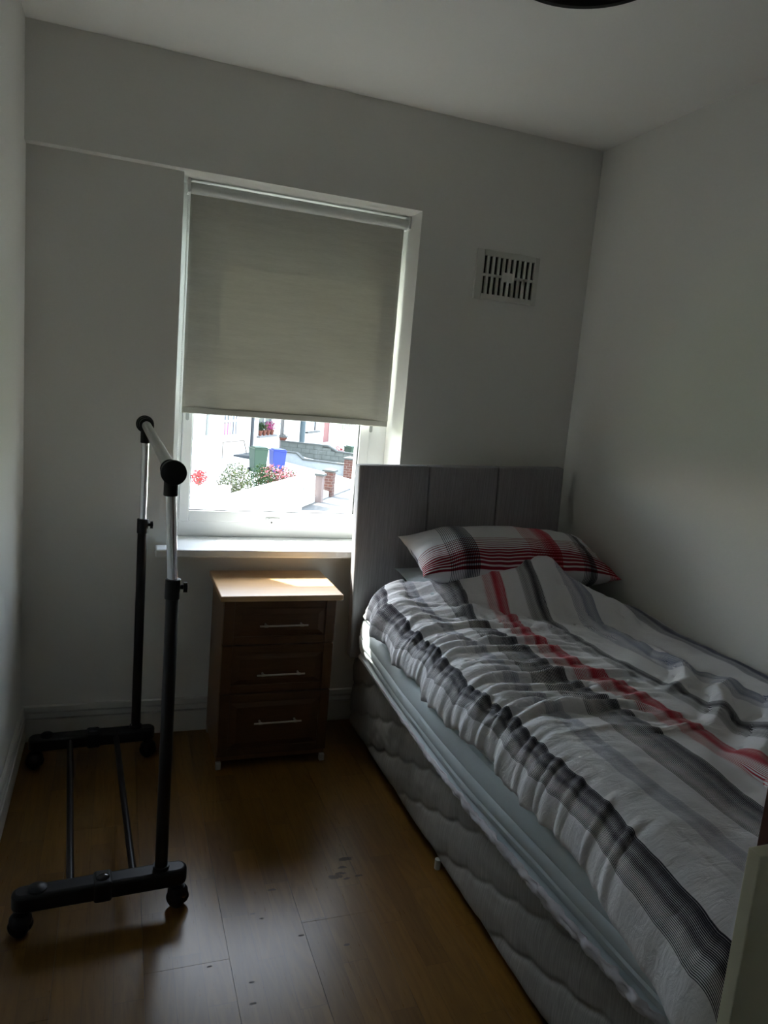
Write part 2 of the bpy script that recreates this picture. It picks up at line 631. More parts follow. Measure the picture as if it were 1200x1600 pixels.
# baseboards with two beads
def baseboard(name, p0, p1, nrm):
    # profile: (distance from the wall, height)
    prof = [(0, 0), (.015, 0), (.017, .084), (.002, .0845), (.002, .091), (.015, .092), (.015, .107), (.002, .1075), (.002, .1145), (.012, .116), (.010, .131), (.004, .134), (0, .134)]
    p0, p1, nrm = Vector(p0), Vector(p1), Vector(nrm)
    bm = bmesh.new()
    A = [bm.verts.new(p0 + nrm * d + Vector((0, 0, h))) for d, h in prof]
    B = [bm.verts.new(p1 + nrm * d + Vector((0, 0, h))) for d, h in prof]
    n = len(prof)
    for i in range(n):
        bm.faces.new((A[i], A[(i + 1) % n], B[(i + 1) % n], B[i]))
    bm.faces.new(A); bm.faces.new(B[::-1])
    q = MB(); q.bm.free(); q.bm = bm
    return tag(q.build(name, TRIM), kind='structure')


baseboard('baseboard_back', (0, REC, 0), (XR, REC, 0), (0, -1, 0))
baseboard('baseboard_left', (0, BACK, 0), (0, REC - .002, 0), (1, 0, 0))
baseboard('baseboard_right', (W, BACK, 0), (W, 0, 0), (-1, 0, 0))

# ------------------------------------------------------------------ window
win = empty('window_1', ((XL + XR) / 2, .2, SILL))
tag(win, kind='structure')
bpy.context.view_layer.update()


def wpart(mbx, name, mat, **kw):
    o = mbx.build(name, mat, None, **kw)
    o.parent = win
    o.matrix_parent_inverse = Matrix.Translation(win.location).inverted()
    return o


fx0, fx1, fz0, fz1 = XL, XR, SILL, ZL
ix0, ix1, iz0, iz1 = .531, 1.283, .800, 1.985      # sash outline
gx0, gx1, gz0, gz1 = .569, 1.241, .846, 1.945      # glass
q = MB()
q.box(fx0, ix0, YF, YF + .07, fz0, fz1); q.box(ix1, fx1, YF, YF + .07, fz0, fz1)
q.box(ix0, ix1, YF, YF + .07, fz0, iz0); q.box(ix0, ix1, YF, YF + .07, iz1, fz1)
wpart(q, 'window_frame', PVC, bevel=.003)
q = MB(); g = .0018
ys0, ys1 = YF - .012, YF + .055
q.box(ix0 + g, gx0, ys0, ys1, iz0 + g, iz1 - g); q.box(gx1, ix1 - g, ys0, ys1, iz0 + g, iz1 - g)
q.box(gx0, gx1, ys0, ys1, iz0 + g, gz0); q.box(gx0, gx1, ys0, ys1, gz1, iz1 - g)
sash = wpart(q, 'sash', PVC, bevel=.003)
q = MB(); k = .004
q.box(gx0, gx0 + k * .6, ys0 + .006, ys0 + .016, gz0, gz1); q.box(gx1 - k, gx1, ys0 + .006, ys0 + .016, gz0, gz1)
q.box(gx0, gx1, ys0 + .006, ys0 + .016, gz0, gz0 + k * .7); q.box(gx0, gx1, ys0 + .006, ys0 + .016, gz1 - k, gz1)
wpart(q, 'gasket', GASKET)
wpart(MB().box(gx0, gx1, ys0 + .022, ys0 + .028, gz0, gz1), 'glass_pane', GLASS)
for cx in (.548, 1.290):
    q = MB()
    q.prism([(cx + .006 * math.cos(t), 1.20 + .006 * math.sin(t)) for t in np.linspace(math.pi, 2 * math.pi, 9)] +
            [(cx + .006, 1.30), (cx - .006, 1.30)], 0, .004)
    bmesh.ops.transform(q.bm, matrix=Matrix.Translation((0, YF - (.012 if cx < 1 else 0), 0)) @ Matrix.Rotation(math.pi / 2, 4, 'X'), verts=q.bm.verts)
    wpart(q, 'hinge_slot_cover', GREYP)
q = MB()
q.box(.872, .930, YF - .018, YF - .011, .800, .824)
q.tube((.888, YF - .012, .812), (.888, YF - .045, .812), .008, 16)
q.box(.880, .940, YF - .052, YF - .042, .806, .819)
wpart(q, 'window_handle', PVC, bevel=.002)
wpart(MB().tube((.888, YF - .0525, .812), (.888, YF - .055, .812), .0035, 12), 'screw_cap', GASKET)
# sill board with horns past the opening
q = MB()
q.prism([(.440, -.045), (1.415, -.045), (1.415, -.001), (XR - .001, -.001), (XR - .001, YF + .01), (XL + .001, YF + .01), (XL + .001, REC - .001), (.440, REC - .001)], SILL - .03, SILL)
wpart(q, 'window_sill', SILLM, bevel=.006, seg=3)

# ------------------------------------------------------------------ roller blind
bl = empty('roller_blind', (.93, .10, 2.03), label='grey beige roller blind pulled two thirds down over the window', cat='blind')


def part(mbx, name, mat, root, **kw):
    """shapes given in world coordinates, parented to the thing"""
    o = mbx.build(name, mat, None, **kw)
    o.parent = root
    bpy.context.view_layer.update()
    o.matrix_parent_inverse = root.matrix_world.inverted()
    return o


nx, nz = 60, 120
P = np.zeros((nx, nz, 3))
for i in range(nx):
    for j in range(nz):
        a, b = i / (nx - 1), j / (nz - 1)
        x = .523 + (1.341 - .523) * a
        z = 1.246 + (2.012 - 1.246) * b
        w = mnoise.noise(Vector((x * 5.0, 0, z * 9.0))) * .0035 + mnoise.noise(Vector((x * 14.0, 4, z * 26.0))) * .0012
        w *= (1 - b) ** 1.2
        curl = -.010 * (abs(a - .5) * 2) ** 6 * (1 - b) * .5
        P[i, j] = (x, .138 + w + curl, z)
o = link('blind_fabric', grid_mesh('blind_fabric', P), BLIND, None, True)
o.parent = bl; bpy.context.view_layer.update(); o.matrix_parent_inverse = bl.matrix_world.inverted()
s_ = o.modifiers.new('t', 'SOLIDIFY'); s_.thickness = .0008
part(MB().box(.523, 1.341, .1345, .1415, 1.223, 1.2475), 'hem_bar', simple('blind_hem', (.44, .44, .39), .9), bl, bevel=.003)
part(MB().tube((.522, .128, 2.0185), (1.349, .128, 2.0185), .0195, 32), 'roller_tube', simple('silver_grey_cassette', (.62, .64, .62), .5), bl, smooth=True)
for x0, x1 in ((.510, .521), (1.350, 1.358)):
    part(MB().box(x0, x1, .108, .165, 2.000, 2.0475), 'bracket', PVC, bl, bevel=.002)
q = MB()
for yy in (.108, .131):
    z = 2.012
    while z > .98:
        bmesh.ops.create_icosphere(q.bm, subdivisions=1, radius=.0021, matrix=Matrix.Translation((.514, yy, z)))
        z -= .0062
for t in np.linspace(0, math.pi, 8):
    bmesh.ops.create_icosphere(q.bm, subdivisions=1, radius=.0021, matrix=Matrix.Translation((.514, .1195 + .0115 * math.cos(t), .98 - .0115 * math.sin(t))))
ch = part(q, 'bead_chain', PVC, bl, smooth=True)
ch['kind'] = 'stuff'

# ------------------------------------------------------------------ air vent
vt = empty('air_vent', (1.74, 0, 1.853), label='off-white slotted plastic air vent high on the wall right of the window', cat='vent')
vx0, vx1, vz0, vz1 = 1.600, 1.880, 1.760, 1.948
nS, sw_, gap = 10, .0130, .0098
sx0 = 1.6325
pitch_ = .0235
q = MB()
xa, xb = sx0 - .002, sx0 + pitch_ * 9 + sw_ - .0 + .002
q.box(vx0, xa, -.012, 0, vz0, vz1); q.box(xb, vx1, -.012, 0, vz0, vz1)
q.box(xa, xb, -.012, 0, vz0, vz0 + .022); q.box(xa, xb, -.012, 0, vz1 - .022, vz1)
part(q, 'vent_frame', VENTM, vt, bevel=.002)
q = MB().box(xa, xb, -.011, -.001, 1.849, 1.859)
q.box(sx0 + pitch_ * 4 - .010, sx0 + pitch_ * 5 + sw_ + .009, -.0115, -.001, 1.836, 1.872)
part(q, 'middle_rail', VENTM, vt, bevel=.001)
for k in range(11):
    xs = sx0 + pitch_ * k - (pitch_ - sw_) - .0005
    part(MB().box(max(xs, xa - .001), min(xs + pitch_ - sw_ + .001, xb + .001), -.011, -.001, vz0 + .021, vz1 - .021), 'slat', VENTM, vt)
part(MB().box(xa, xb, -.002, -.0003, vz0 + .02, vz1 - .02), 'dark_backing', DARK, vt)

# ------------------------------------------------------------------ ceiling lamp (only the near rim is in view)
LX, LY = 1.119, -1.379
lamp = empty('ceiling_lamp', (LX, LY, H), label='round black-rimmed ceiling lamp shade cut by the top edge', cat='lamp')
lz = 2.20
part(MB().lathe([(.05, H), (.05, H - .02), (.012, H - .03), (.012, lz + .13), (.0, lz + .13)], (LX, LY, 0)), 'ceiling_rose', BLACKP, lamp, smooth=True)
q = MB().lathe([(.100, lz + .14), (.158, lz + .012), (.168, lz + .006), (.168, lz), (.156, lz), (.152, lz + .010), (.096, lz + .138), (.100, lz + .14)], (LX, LY, 0), seg=72)
part(q, 'lamp_shade', BLACKP, lamp, smooth=True)
part(MB().lathe([(.153, lz + .012), (.10, lz + .009), (.0, lz + .008)], (LX, LY, 0), seg=64), 'diffuser', simple('smoked_diffuser', (.06, .06, .055), .5), lamp, smooth=True)
part(MB().lathe([(.012, lz + .138), (.099, lz + .139), (.099, lz + .133), (.012, lz + .132)], (LX, LY, 0)), 'shade_top', BLACKP, lamp)

# ------------------------------------------------------------------ bedside chest of drawers
dr = empty('bedside_chest', (.853, -.15, 0), label='honey pine bedside chest with three drawers standing under the window sill', cat='chest')
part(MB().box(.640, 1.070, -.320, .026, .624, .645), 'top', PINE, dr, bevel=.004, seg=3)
q = MB()
q.box(.656, .672, -.278, .018, .026, .624); q.box(1.036, 1.052, -.278, .018, .026, .624)
q.box(.672, 1.036, .008, .018, .026, .624); q.box(.672, 1.036, -.278, .008, .026, .044)
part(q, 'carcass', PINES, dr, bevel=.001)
part(MB().box(.672, 1.036, -.262, .008, .045, .050).box(.672, 1.036, -.260, -.250, .044, .62), 'inner_panel', DARK, dr)
for (z0, z1, zh) in ((.463, .6215, .536), (.285, .458, .357), (.050, .280, .178)):
    q = MB()
    x0, x1, yb, yf = .6565, 1.0515, -.2785, -.296
    q.box(x0, x1, yf + .006, yb, z0, z1)
    b = .036
    q.box(x0, x0 + b, yf, yf + .007, z0, z1); q.box(x1 - b, x1, yf, yf + .007, z0, z1)
    q.box(x0 + b, x1 - b, yf, yf + .007, z0, z0 + b * .8); q.box(x0 + b, x1 - b, yf, yf + .007, z1 - b * .8, z1)
    # raised and fielded centre
    bb = .054
    A = [(x0 + b + .004, z0 + b * .8 + .004), (x1 - b - .004, z0 + b * .8 + .004), (x1 - b - .004, z1 - b * .8 - .004), (x0 + b + .004, z1 - b * .8 - .004)]
    B = [(x0 + bb + .008, z0 + bb * .8 + .006), (x1 - bb - .008, z0 + bb * .8 + .006), (x1 - bb - .008, z1 - bb * .8 - .006), (x0 + bb + .008, z1 - bb * .8 - .006)]
    va = [q.bm.verts.new((x, yf + .006, z)) for x, z in A]
    vb = [q.bm.verts.new((x, yf + .0005, z)) for x, z in B]
    q.bm.faces.new(vb)
    for i in range(4): q.bm.faces.new((va[i], va[(i + 1) % 4], vb[(i + 1) % 4], vb[i]))
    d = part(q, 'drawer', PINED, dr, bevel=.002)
    q = MB()
    q.tube((.778, yf - .022, zh), (.948, yf - .022, zh), .0033, 14)
    for xx in (.800, .926):
        q.tube((xx, yf + .002, zh), (xx, yf - .022, zh), .0038, 12)
        q.tube((xx - .006, yf - .022, zh), (xx + .006, yf - .022, zh), .0046, 14)
    h = q.build('handle', SATIN, None, smooth=True)
    h.parent = d
    bpy.context.view_layer.update()
    h.matrix_parent_inverse = d.matrix_world.inverted()
for xx in (.656, 1.034):
    for yy in (-.292, -.004):
        part(MB().box(xx, xx + .018, yy, yy + .018, 0, .0262), 'foot', simple('pale_plastic_foot', (.42, .40, .38), .5), dr, bevel=.002)

# ------------------------------------------------------------------ garment rail on castors
rk = empty('garment_rack', (.272, -.555, 0), rz=.057, label='black and chrome rolling garment rack standing by the left wall', cat='clothes rack')


def rpart(mbx, name, mat, parent=None, **kw):
    o = mbx.build(name, mat, None, **kw)
    o.parent = parent or rk
    return o


Y0, Y1 = -.405, .405      # near and far base bars, local
for yy, zc, zt, lean in ((Y0, .872, 1.112, -.014), (Y1, .862, 1.158, 0.0)):
    # base bar: flat oval beam
    L, hw = .205, .026
    pts = [(L - hw + hw * math.cos(t), yy + hw * math.sin(t)) for t in np.linspace(-math.pi / 2, math.pi / 2, 12)] + \
          [(-L + hw + hw * math.cos(t), yy + hw * math.sin(t)) for t in np.linspace(math.pi / 2, 1.5 * math.pi, 12)]
    bb_ = rpart(MB().prism(pts, .066, .112), 'base_bar', BLACKP, bevel=.009, seg=3, smooth=True)
    # raised end block at the wall end and clamp in the middle
    rpart(MB().lathe([(.022, .110), (.022, .116), (.014, .122), (0, .123)], (-.148, yy, 0), seg=24), 'end_plug', BLACKP, smooth=True)
    q = MB().box(-.022, .022, yy - .030, yy + .030, .062, .116)
    rpart(q, 'joint_clamp', BLACKP, bevel=.008, seg=3, smooth=True)
    rpart(MB().ball((0, yy - .004, .117), .014, 3, (1.2, 1, .55)), 'clamp_screw', simple('glossy_black_cap', (.03, .03, .033), .06), smooth=True)
    for xx in (-.178, .178):
        cs = empty('castor', (0, 0, 0)); cs.parent = rk
        s2 = -1 if xx < 0 else 1
        q = MB().tube((xx, yy, .048), (xx, yy, .068), .009, 16)
        q.lathe([(.0245, .030), (.0262, .034), (.0255, .046), (.018, .056), (0, .058)], (xx + s2 * .006, yy - .004, 0), seg=28)
        w0 = q.build('castor_fork', BLACKP, None, smooth=True); w0.parent = cs
        for dx in (-.0105, .0105):
            q = MB().lathe([(.008, -.0095), (.019, -.009), (.0245, -.005), (.0255, 0), (.0245, .005), (.019, .009), (.008, .0095)], (0, 0, 0), 'X', 28)
            ww = q.build('wheel', BLACKP, None, smooth=True); ww.parent = cs
            ca = math.radians(48 if xx > 0 else 62)
            ww.location = (xx + s2 * .006 + dx * math.cos(ca), yy - .004 + dx * math.sin(ca), .0255)
            ww.rotation_euler = (0, 0, ca)
    px = .14
    rpart(MB().tube((px, yy, .108), (px, yy, zc - .02), .0158, 32), 'lower_post', BLACKM, smooth=True)
    q = MB().tube((px, yy, .108), (px, yy, .122), .0205, 32)
    rpart(q, 'post_socket', BLACKP, smooth=True)
    rpart(MB().tube((px, yy, zc - .02), (px + lean, yy, zt - .02), .0122, 32), 'upper_post', CHROME, smooth=True)
    co_ = rpart(MB().tube((px, yy, zc - .042), (px, yy, zc + .008), .0185, 32), 'collar', BLACKP, smooth=True, bevel=.002)
    q = MB().tube((px + .014, yy - .003, zc - .012), (px + .034, yy - .006, zc - .012), .0055, 14)
    q.tube((px + .024, yy - .006, zc - .012), (px + .033, yy - .007, zc - .012), .0125, 20)
    kn = q.build('collar_knob', BLACKP, None, smooth=True); kn.parent = co_
    # top joint: sleeve, ring round the bar, round end cap
    q = MB().tube((px + lean, yy, zt - .030), (px + lean, yy, zt + .010), .0165, 32)
    sgn = -1 if yy < 0 else 1
    zb_ = zt + .030
    q.tube((px + lean, yy - .020, zb_), (px + lean, yy + .020, zb_), .0215, 32)
    q.tube((px + lean, yy + sgn * .016, zb_), (px + lean, yy + sgn * .030, zb_), .0260, 36)
    q.tube((px + lean, yy + sgn * .030, zb_), (px + lean, yy + sgn * .048, zb_), .0290, 40)
    q.tube((px + lean, yy - sgn * .028, zb_), (px + lean, yy - sgn * .018, zb_), .0235, 32)
    rpart(q, 'top_joint', BLACKP, smooth=True, bevel=.002)
rpart(MB().tube((.126, Y0 + .01, 1.143), (.14, Y1 - .01, 1.188), .0150, 36), 'hanging_bar', BARGREY, smooth=True)
for xx in (-.075, .074):
    rpart(MB().tube((xx, Y0 + .02, .092), (xx, Y1 - .02, .092), .0094, 20), 'shelf_rod', BLACKM, smooth=True)

# ------------------------------------------------------------------ bed: divan base, mattress, headboard
BX0, BX1, BY0, BY1 = 1.208, 2.100, -.145, -2.045
DY0 = -.075
dv = empty('divan_base', ((BX0 + BX1) / 2, -1.1, 0), label='grey quilted fabric divan bed base along the right wall', cat='bed base')
part(MB().box(BX0 + .012, BX1, BY1, DY0, .028, .335), 'body', DIVANF, dv, bevel=.012, seg=3)
ny, nz = 380, 70
P = np.zeros((ny, nz, 3))
for i in range(ny):
    y = DY0 - .004 + (BY1 - DY0 + .008) * i / (ny - 1)
    for j in range(nz):
        b = j / (nz - 1)
        z = .029 + (.333 - .029) * b
        # diagonal scalloped quilting seams
        v = z + .36 * y
        sp_ = .118
        scal = .013 * abs(math.sin(math.pi * (y * .95 + z * .3) / .105))
        ph = (v - scal * -1 + .052) / sp_
        d = abs(ph - round(ph)) * sp_
        puff = 1 - math.exp(-(d / .007) ** 2)
        low = .35 + .65 * math.sin(math.pi * min(1, d / (sp_ / 2)) * .5)
        edge = min(1, min(b, 1 - b) * 9)
        edge = math.sqrt(max(0, 1 - (1 - edge) ** 2))
        x = BX0 + .019 - (.010 * edge + .0085 * puff * low * edge) - .0015 * mnoise.noise(Vector((y * 22, z * 30, 1.0)))
        P[i, j] = (x, y, z)
o = link('quilted_side_panel', grid_mesh('quilted_side_panel', P), DIVANF, None, True)
o.parent = dv; o.matrix_parent_inverse = dv.matrix_world.inverted()
part(MB().path([(BX0 + .006, y, .337 + .001 * math.sin(y * 31)) for y in np.linspace(DY0 - .01, BY1 + .01, 60)], .0075, 10), 'top_piping', PIPING, dv, smooth=True)
for xx in (BX0 + .010, BX1 - .06):
    for yy in (-.965, -1.85):
        part(MB().tube((xx, yy, 0), (xx, yy, .03), .009, 16), 'foot', simple('pale_castor', (.6, .6, .58), .4), dv, smooth=True)

mt = empty('mattress', ((BX0 + BX1) / 2, -1.1, .34), label='pale blue sheeted mattress lying on the grey divan base', cat='mattress')


def bulge(y):
    # the mattress edge leans out over the base in the middle of its length
    t = min(1, max(0, (y - BY1) / (BY0 - BY1)))
    return -.036 * math.sin(math.pi * min(1, t * 1.02)) ** 1.3


def outline(n_arc=10, rr=.060):
    pts = []
    x0, x1, y0, y1 = 1.196, 2.098, BY0 + .012, BY1 + .005
    cs = [(x0 + rr, y0 - rr, math.pi / 2, math.pi), (x0 + rr, y1 + rr, math.pi, 1.5 * math.pi), (x1 - .06, y1 + .06, 1.5 * math.pi, 2 * math.pi), (x1 - .06, y0 - .06, 0, math.pi / 2)]
    for k, (cx, cy_, a, b) in enumerate(cs):
        r = rr if k < 2 else .06
        for t in np.linspace(a, b, n_arc): pts.append((cx + r * math.cos(t), cy_ + r * math.sin(t)))
        if k == 0:
            for y in np.linspace(y0 - rr, y1 + rr, 60)[1:-1]: pts.append((x0, y))
    return [(x + (bulge(y) if x < 1.3 else 0), y) for x, y in pts]


OUT = outline()
cxm, cym = (BX0 + BX1) / 2, -1.1
prof = [(-.030, .342), (-.004, .345), (.004, .352), (.0045, .362), (-.002, .368), (-.0035, .372), (.002, .380), (.006, .396), (.003, .402), (.007, .409), (.0085, .434), (.005, .440), (.008, .446), (.005, .480), (.000, .496), (-.010, .503),
        (-.010, .506), (.000, .512), (.002, .518), (-.002, .524), (-.006, .529), (-.005, .540), (-.012, .558), (-.026, .572), (-.045, .579), (-.09, .583), (-.2, .585)]
n = len(OUT)
nrm = []
for i in range(n):
    a, b = OUT[i - 1], OUT[(i + 1) % n]
    d = Vector((b[0] - a[0], b[1] - a[1])).normalized()
    nn = Vector((d.y, -d.x))
    if nn.dot(Vector((OUT[i][0] - cxm, OUT[i][1] - cym))) < 0: nn = -nn
    nrm.append(nn)
q = MB()
rings = []
for off, z in prof:
    ring = []
    for (x, y), nn in zip(OUT, nrm):
        wv = .004 * mnoise.noise(Vector((x * 3, y * 3.2, z * 12))) + .0018 * mnoise.noise(Vector((x * 9, y * 9, z * 60)))
        zz = z + .003 * mnoise.noise(Vector((x, y * 4, 2)))
        ring.append(q.bm.verts.new((x + nn.x * (off + wv), y + nn.y * (off + wv), zz)))
    rings.append(ring)
for A, B in zip(rings, rings[1:]):
    for k in range(n):
        q.bm.faces.new((A[k], A[(k + 1) % n], B[(k + 1) % n], B[k]))
q.bm.faces.new(rings[0][::-1]); q.bm.faces.new(rings[-1])
part(q, 'mattress_body', SHEET, mt, smooth=True)
# crumpled pale strip along the lower edge (sheet hem)
ny = 260
P = np.zeros((ny, 8, 3))
for i in range(ny):
    y = -.40 + (-1.93 + .40) * i / (ny - 1)
    g_ = min(1, max(0, (-y - .5) / 1.0))
    cor = max(0, (-y - 1.845) / .1)
    xe = 1.196 + bulge(y) - .010 + (.10 * (1 - math.sqrt(max(0, 1 - cor ** 2))) if cor < 1 else .1)
    for j in range(8):
        b = j / 7
        hgt = (.007 + .017 * g_) * (1 + .45 * mnoise.noise(Vector((y * 11, 3, 1))))
        z = .372 - hgt * b - .004 * mnoise.noise(Vector((y * 17, 1, 5)))
        x = xe - g_ * .007 * math.sin(b * math.pi) - g_ * (.010 * mnoise.noise(Vector((y * 30, b * 3.5, 7))) + .005 * mnoise.noise(Vector((y * 75, b * 5, 3))))
        P[i, j] = (x, y, z)
o = link('sheet_hem', grid_mesh('sheet_hem', P), HEM, None, True)
o.parent = mt; bpy.context.view_layer.update(); o.matrix_parent_inverse = mt.matrix_world.inverted()
so_ = o.modifiers.new('t', 'SOLIDIFY'); so_.thickness = .003

hb = empty('headboard', (1.60, -.10, .33), label='grey woven fabric headboard of three upright panels behind the pillows', cat='headboard')
Mh = Matrix.Translation((1.60, -.10, .72)) @ Matrix.Rotation(math.radians(-2.0), 4, 'Y') @ Matrix.Translation((-1.60, .10, -.72))
xs = [1.161, 1.450, 1.748, 2.052]
for a, b in zip(xs, xs[1:]):
    q = MB().box(a + .0012, b - .0012, -.130, -.078, .345, 1.104, M=Mh)
    part(q, 'panel', HEADF, hb, bevel=.007, seg=3)
part(MB().box(1.17, 2.04, -.078, -.062, .36, 1.09, M=Mh), 'backing_board', DARK, hb)
for xx in (1.33, 1.90):
    part(MB().box(xx, xx + .06, -.078, -.060, .0, .5), 'strut', MAHOG, hb)

# ------------------------------------------------------------------ pillows
def pillow(name, mat, L, D, T, Mx, nu=110, nv=90, seed=0, wr=.010):
    me = bpy.data.meshes.new(name)
    bm = bmesh.new()
    uvl = bm.loops.layers.uv.new('UVMap')
    tops = []
    for s in (1, -1):
        g = [[None] * nv for _ in range(nu)]
        for i in range(nu):
            for j in range(nv):
                a = -1 + 2 * i / (nu - 1); b = -1 + 2 * j / (nv - 1)
                pin = 1 - .055 * (1 - abs(b) ** 2.5) * abs(a) ** 3
                pin2 = 1 - .07 * (1 - abs(a) ** 2.5) * abs(b) ** 3
                x = a * L / 2 * pin
                y = b * D / 2 * pin2
                h = (max(0, 1 - abs(a) ** 3.2) ** .62) * (max(0, 1 - abs(b) ** 2.8) ** .62)
                wv = mnoise.noise(Vector((x * 7 + seed, y * 7, s * 3))) * wr * 1.6 + mnoise.noise(Vector((x * 19 + seed, y * 15, s * 5))) * wr * .5
                # creases that run into the corners
                cr_ = math.sin((a * 9 + b * 13) * 1.3 + seed) * .004 * (abs(a) ** 4)
                z = s * T / 2 * h + (wv + cr_) * min(1, h * 2.5)
                edge = (i in (0, nu - 1)) or (j in (0, nv - 1))
                if s == -1 and edge:
                    g[i][j] = tops[i][j]
                else:
                    g[i][j] = bm.verts.new(Mx @ Vector((x, y, z)))
        if s == 1: tops = g
        for i in range(nu - 1):
            for j in range(nv - 1):
                vs = [(i, j), (i + 1, j), (i + 1, j + 1), (i, j + 1)]
                if s == -1: vs = vs[::-1]
                try:
                    f = bm.faces.new([g[p][r] for p, r in vs])
                except ValueError:
                    continue
                for lp, (p, r) in zip(f.loops, vs):
                    uu = p / (nu - 1)
                    vv = r / (nv - 1) * .5 if s == 1 else 1 - r / (nv - 1) * .5
                    lp[uvl].uv = (uu, vv)
    bm.to_mesh(me); bm.free()
    return me


Mp2 = Matrix.Translation((1.70, -.36, .665)) @ Matrix.Rotation(math.radians(-3), 4, 'Z') @ Matrix.Rotation(math.radians(9), 4, 'X')
o = link('pillow', pillow('pillow', BLUEP, .78, .40, .125, Mp2, seed=9), BLUEP, None, True)
tag(o, 'plain pale blue pillow lying under the striped pillow', 'pillow')
Mp1 = Matrix.Translation((1.712, -.325, .785)) @ Matrix.Rotation(math.radians(-3), 4, 'Z') @ Matrix.Rotation(math.radians(14), 4, 'X')
o = link('pillow', pillow('pillow_striped', PILLOW, .80, .325, .20, Mp1, seed=2, wr=.008), PILLOW, None, True)
tag(o, 'plump white pillow with dark red, grey and black stripes against the headboard', 'pillow')

# ------------------------------------------------------------------ duvet
rows = np.array([-.30, -.45, -.6, -.8, -1.0, -1.2, -1.4, -1.6, -1.8, -2.0])
T_ = dict(
    AL=[1.18, 1.175, 1.172, 1.188, 1.19, 1.19, 1.192, 1.19, 1.18, 1.17], AR=[1.215, 1.215, 1.225, 1.225, 1.228, 1.232, 1.242, 1.242, 1.228, 1.212],
    A2L=[1.27, 1.27, 1.28, 1.29, 1.295, 1.29, 1.285, 1.275, 1.29, 1.28], A2R=[1.31, 1.31, 1.32, 1.33, 1.34, 1.34, 1.335, 1.325, 1.34, 1.33],
    BL=[1.365, 1.37, 1.385, 1.375, 1.37, 1.38, 1.395, 1.395, 1.40, 1.40], BR=[1.44, 1.445, 1.44, 1.465, 1.475, 1.495, 1.50, 1.495, 1.48, 1.48],
    RL=[1.53, 1.53, 1.505, 1.49, 1.49, 1.525, 1.55, 1.56, 1.565, 1.565], RR=[1.595, 1.595, 1.575, 1.56, 1.575, 1.615, 1.63, 1.64, 1.645, 1.645],
    CL=[1.655, 1.66, 1.65, 1.63, 1.65, 1.685, 1.70, 1.72, 1.73, 1.73], CR=[1.72, 1.72, 1.735, 1.705, 1.71, 1.75, 1.785, 1.785, 1.785, 1.785],
    DL=[1.80, 1.80, 1.82, 1.80, 1.82, 1.88, 1.89, 1.88, 1.87, 1.87], DR=[1.86, 1.86, 1.90, 1.87, 1.88, 1.96, 1.96, 1.95, 1.94, 1.94],
    EL=[1.98, 1.98, 1.99, 2.01, 2.035, 2.035, 2.03, 2.02, 2.01, 2.01], ER=[2.04, 2.04, 2.05, 2.08, 2.09, 2.09, 2.09, 2.08, 2.07, 2.07])
KN = [('AL', .05), ('AR', .13), ('A2L', .19), ('A2R', .245), ('BL', .30), ('BR', .38), ('RL', .43), ('RR', .50), ('CL', .56), ('CR', .64), ('DL', .71), ('DR', .79), ('EL', .88), ('ER', .95)]
EDGE_Y = [-.30, -.36, -.45, -.52, -.63, -.80, -1.0, -1.2, -1.4, -1.6, -1.75, -1.89, -1.99, -2.10]
EDGE_X = [1.185, 1.160, 1.145, 1.160, 1.163, 1.160, 1.152, 1.158, 1.160, 1.158, 1.145, 1.130, 1.120, 1.125]
EDGE_Z = [.600, .575, .565, .555, .530, .532, .522, .538, .530, .525, .512, .482, .465, .470]


def sm(t):
    t = min(1.0, max(0.0, t))
    return t * t * (3 - 2 * t)


def ridged(y, x, seed, f):
    v = mnoise.noise(Vector((x * 1.6 + seed, y * f, seed * 1.7)))
    return 1 - (abs(v) ** .8) * 2.0


# explicit folds: polyline (x, y), width, height
FOLDS = [
    ([(1.20, -.50), (1.36, -.56), (1.50, -.62), (1.62, -.70), (1.70, -.86)], .022, .018),
    ([(1.72, -.50), (1.80, -.62), (1.86, -.78), (1.86, -.98)], .03, .016),
    ([(1.88, -.92), (1.90, -1.08), (1.80, -1.20), (1.68, -1.26)], .020, .020),
    ([(1.95, -1.20), (1.84, -1.28), (1.78, -1.36), (1.66, -1.44)], .022, .020),
    ([(2.03, -1.30), (1.92, -1.42), (1.80, -1.50), (1.62, -1.62), (1.58, -1.80)], .034, .020),
    ([(1.97, -.62), (1.99, -.70), (1.95, -.80)], .014, .014),
    ([(1.62, -.42), (1.78, -.47), (1.90, -.52)], .018, .010),
    ([(1.40, -.43), (1.44, -.52), (1.40, -.60)], .016, .006),
]
for k in range(12):
    yy = -.60 - k * .066 + .028 * math.sin(k * 5.3)
    ln = .12 + .26 * ((k * 37) % 10) / 10
    FOLDS.append(([(1.155, yy - .035 + .01 * math.sin(k * 2.1)), (1.22, yy + .002), (1.30, yy + .012), (1.22 + ln, yy - .01 + .02 * math.sin(k * 1.7)), (1.26 + ln * 1.25, yy - .05 + .02 * math.cos(k))],
                  .010 + .004 * ((k * 13) % 5) / 5, .011 + .005 * math.sin(k * 1.9)))
for k in range(10):
    yy = -.66 - k * .088
    FOLDS.append(([(1.44, yy + .02), (1.52, yy), (1.60 + .02 * math.sin(k), yy + .015), (1.68, yy - .01)], .013, .008))
for k in range(5):
    yy = -1.42 - k * .085
    FOLDS.append(([(1.10, yy - .02), (1.17, yy), (1.23, yy + .02)], .008, .006))


def seg_d(px_, py_, A, B):
    ax, ay = A; bx, by = B
    dx, dy = bx - ax, by - ay
    t = ((px_ - ax) * dx + (py_ - ay) * dy) / (dx * dx + dy * dy)
    t = np.clip(t, 0, 1)
    return np.hypot(px_ - ax - t * dx, py_ - ay - t * dy), t


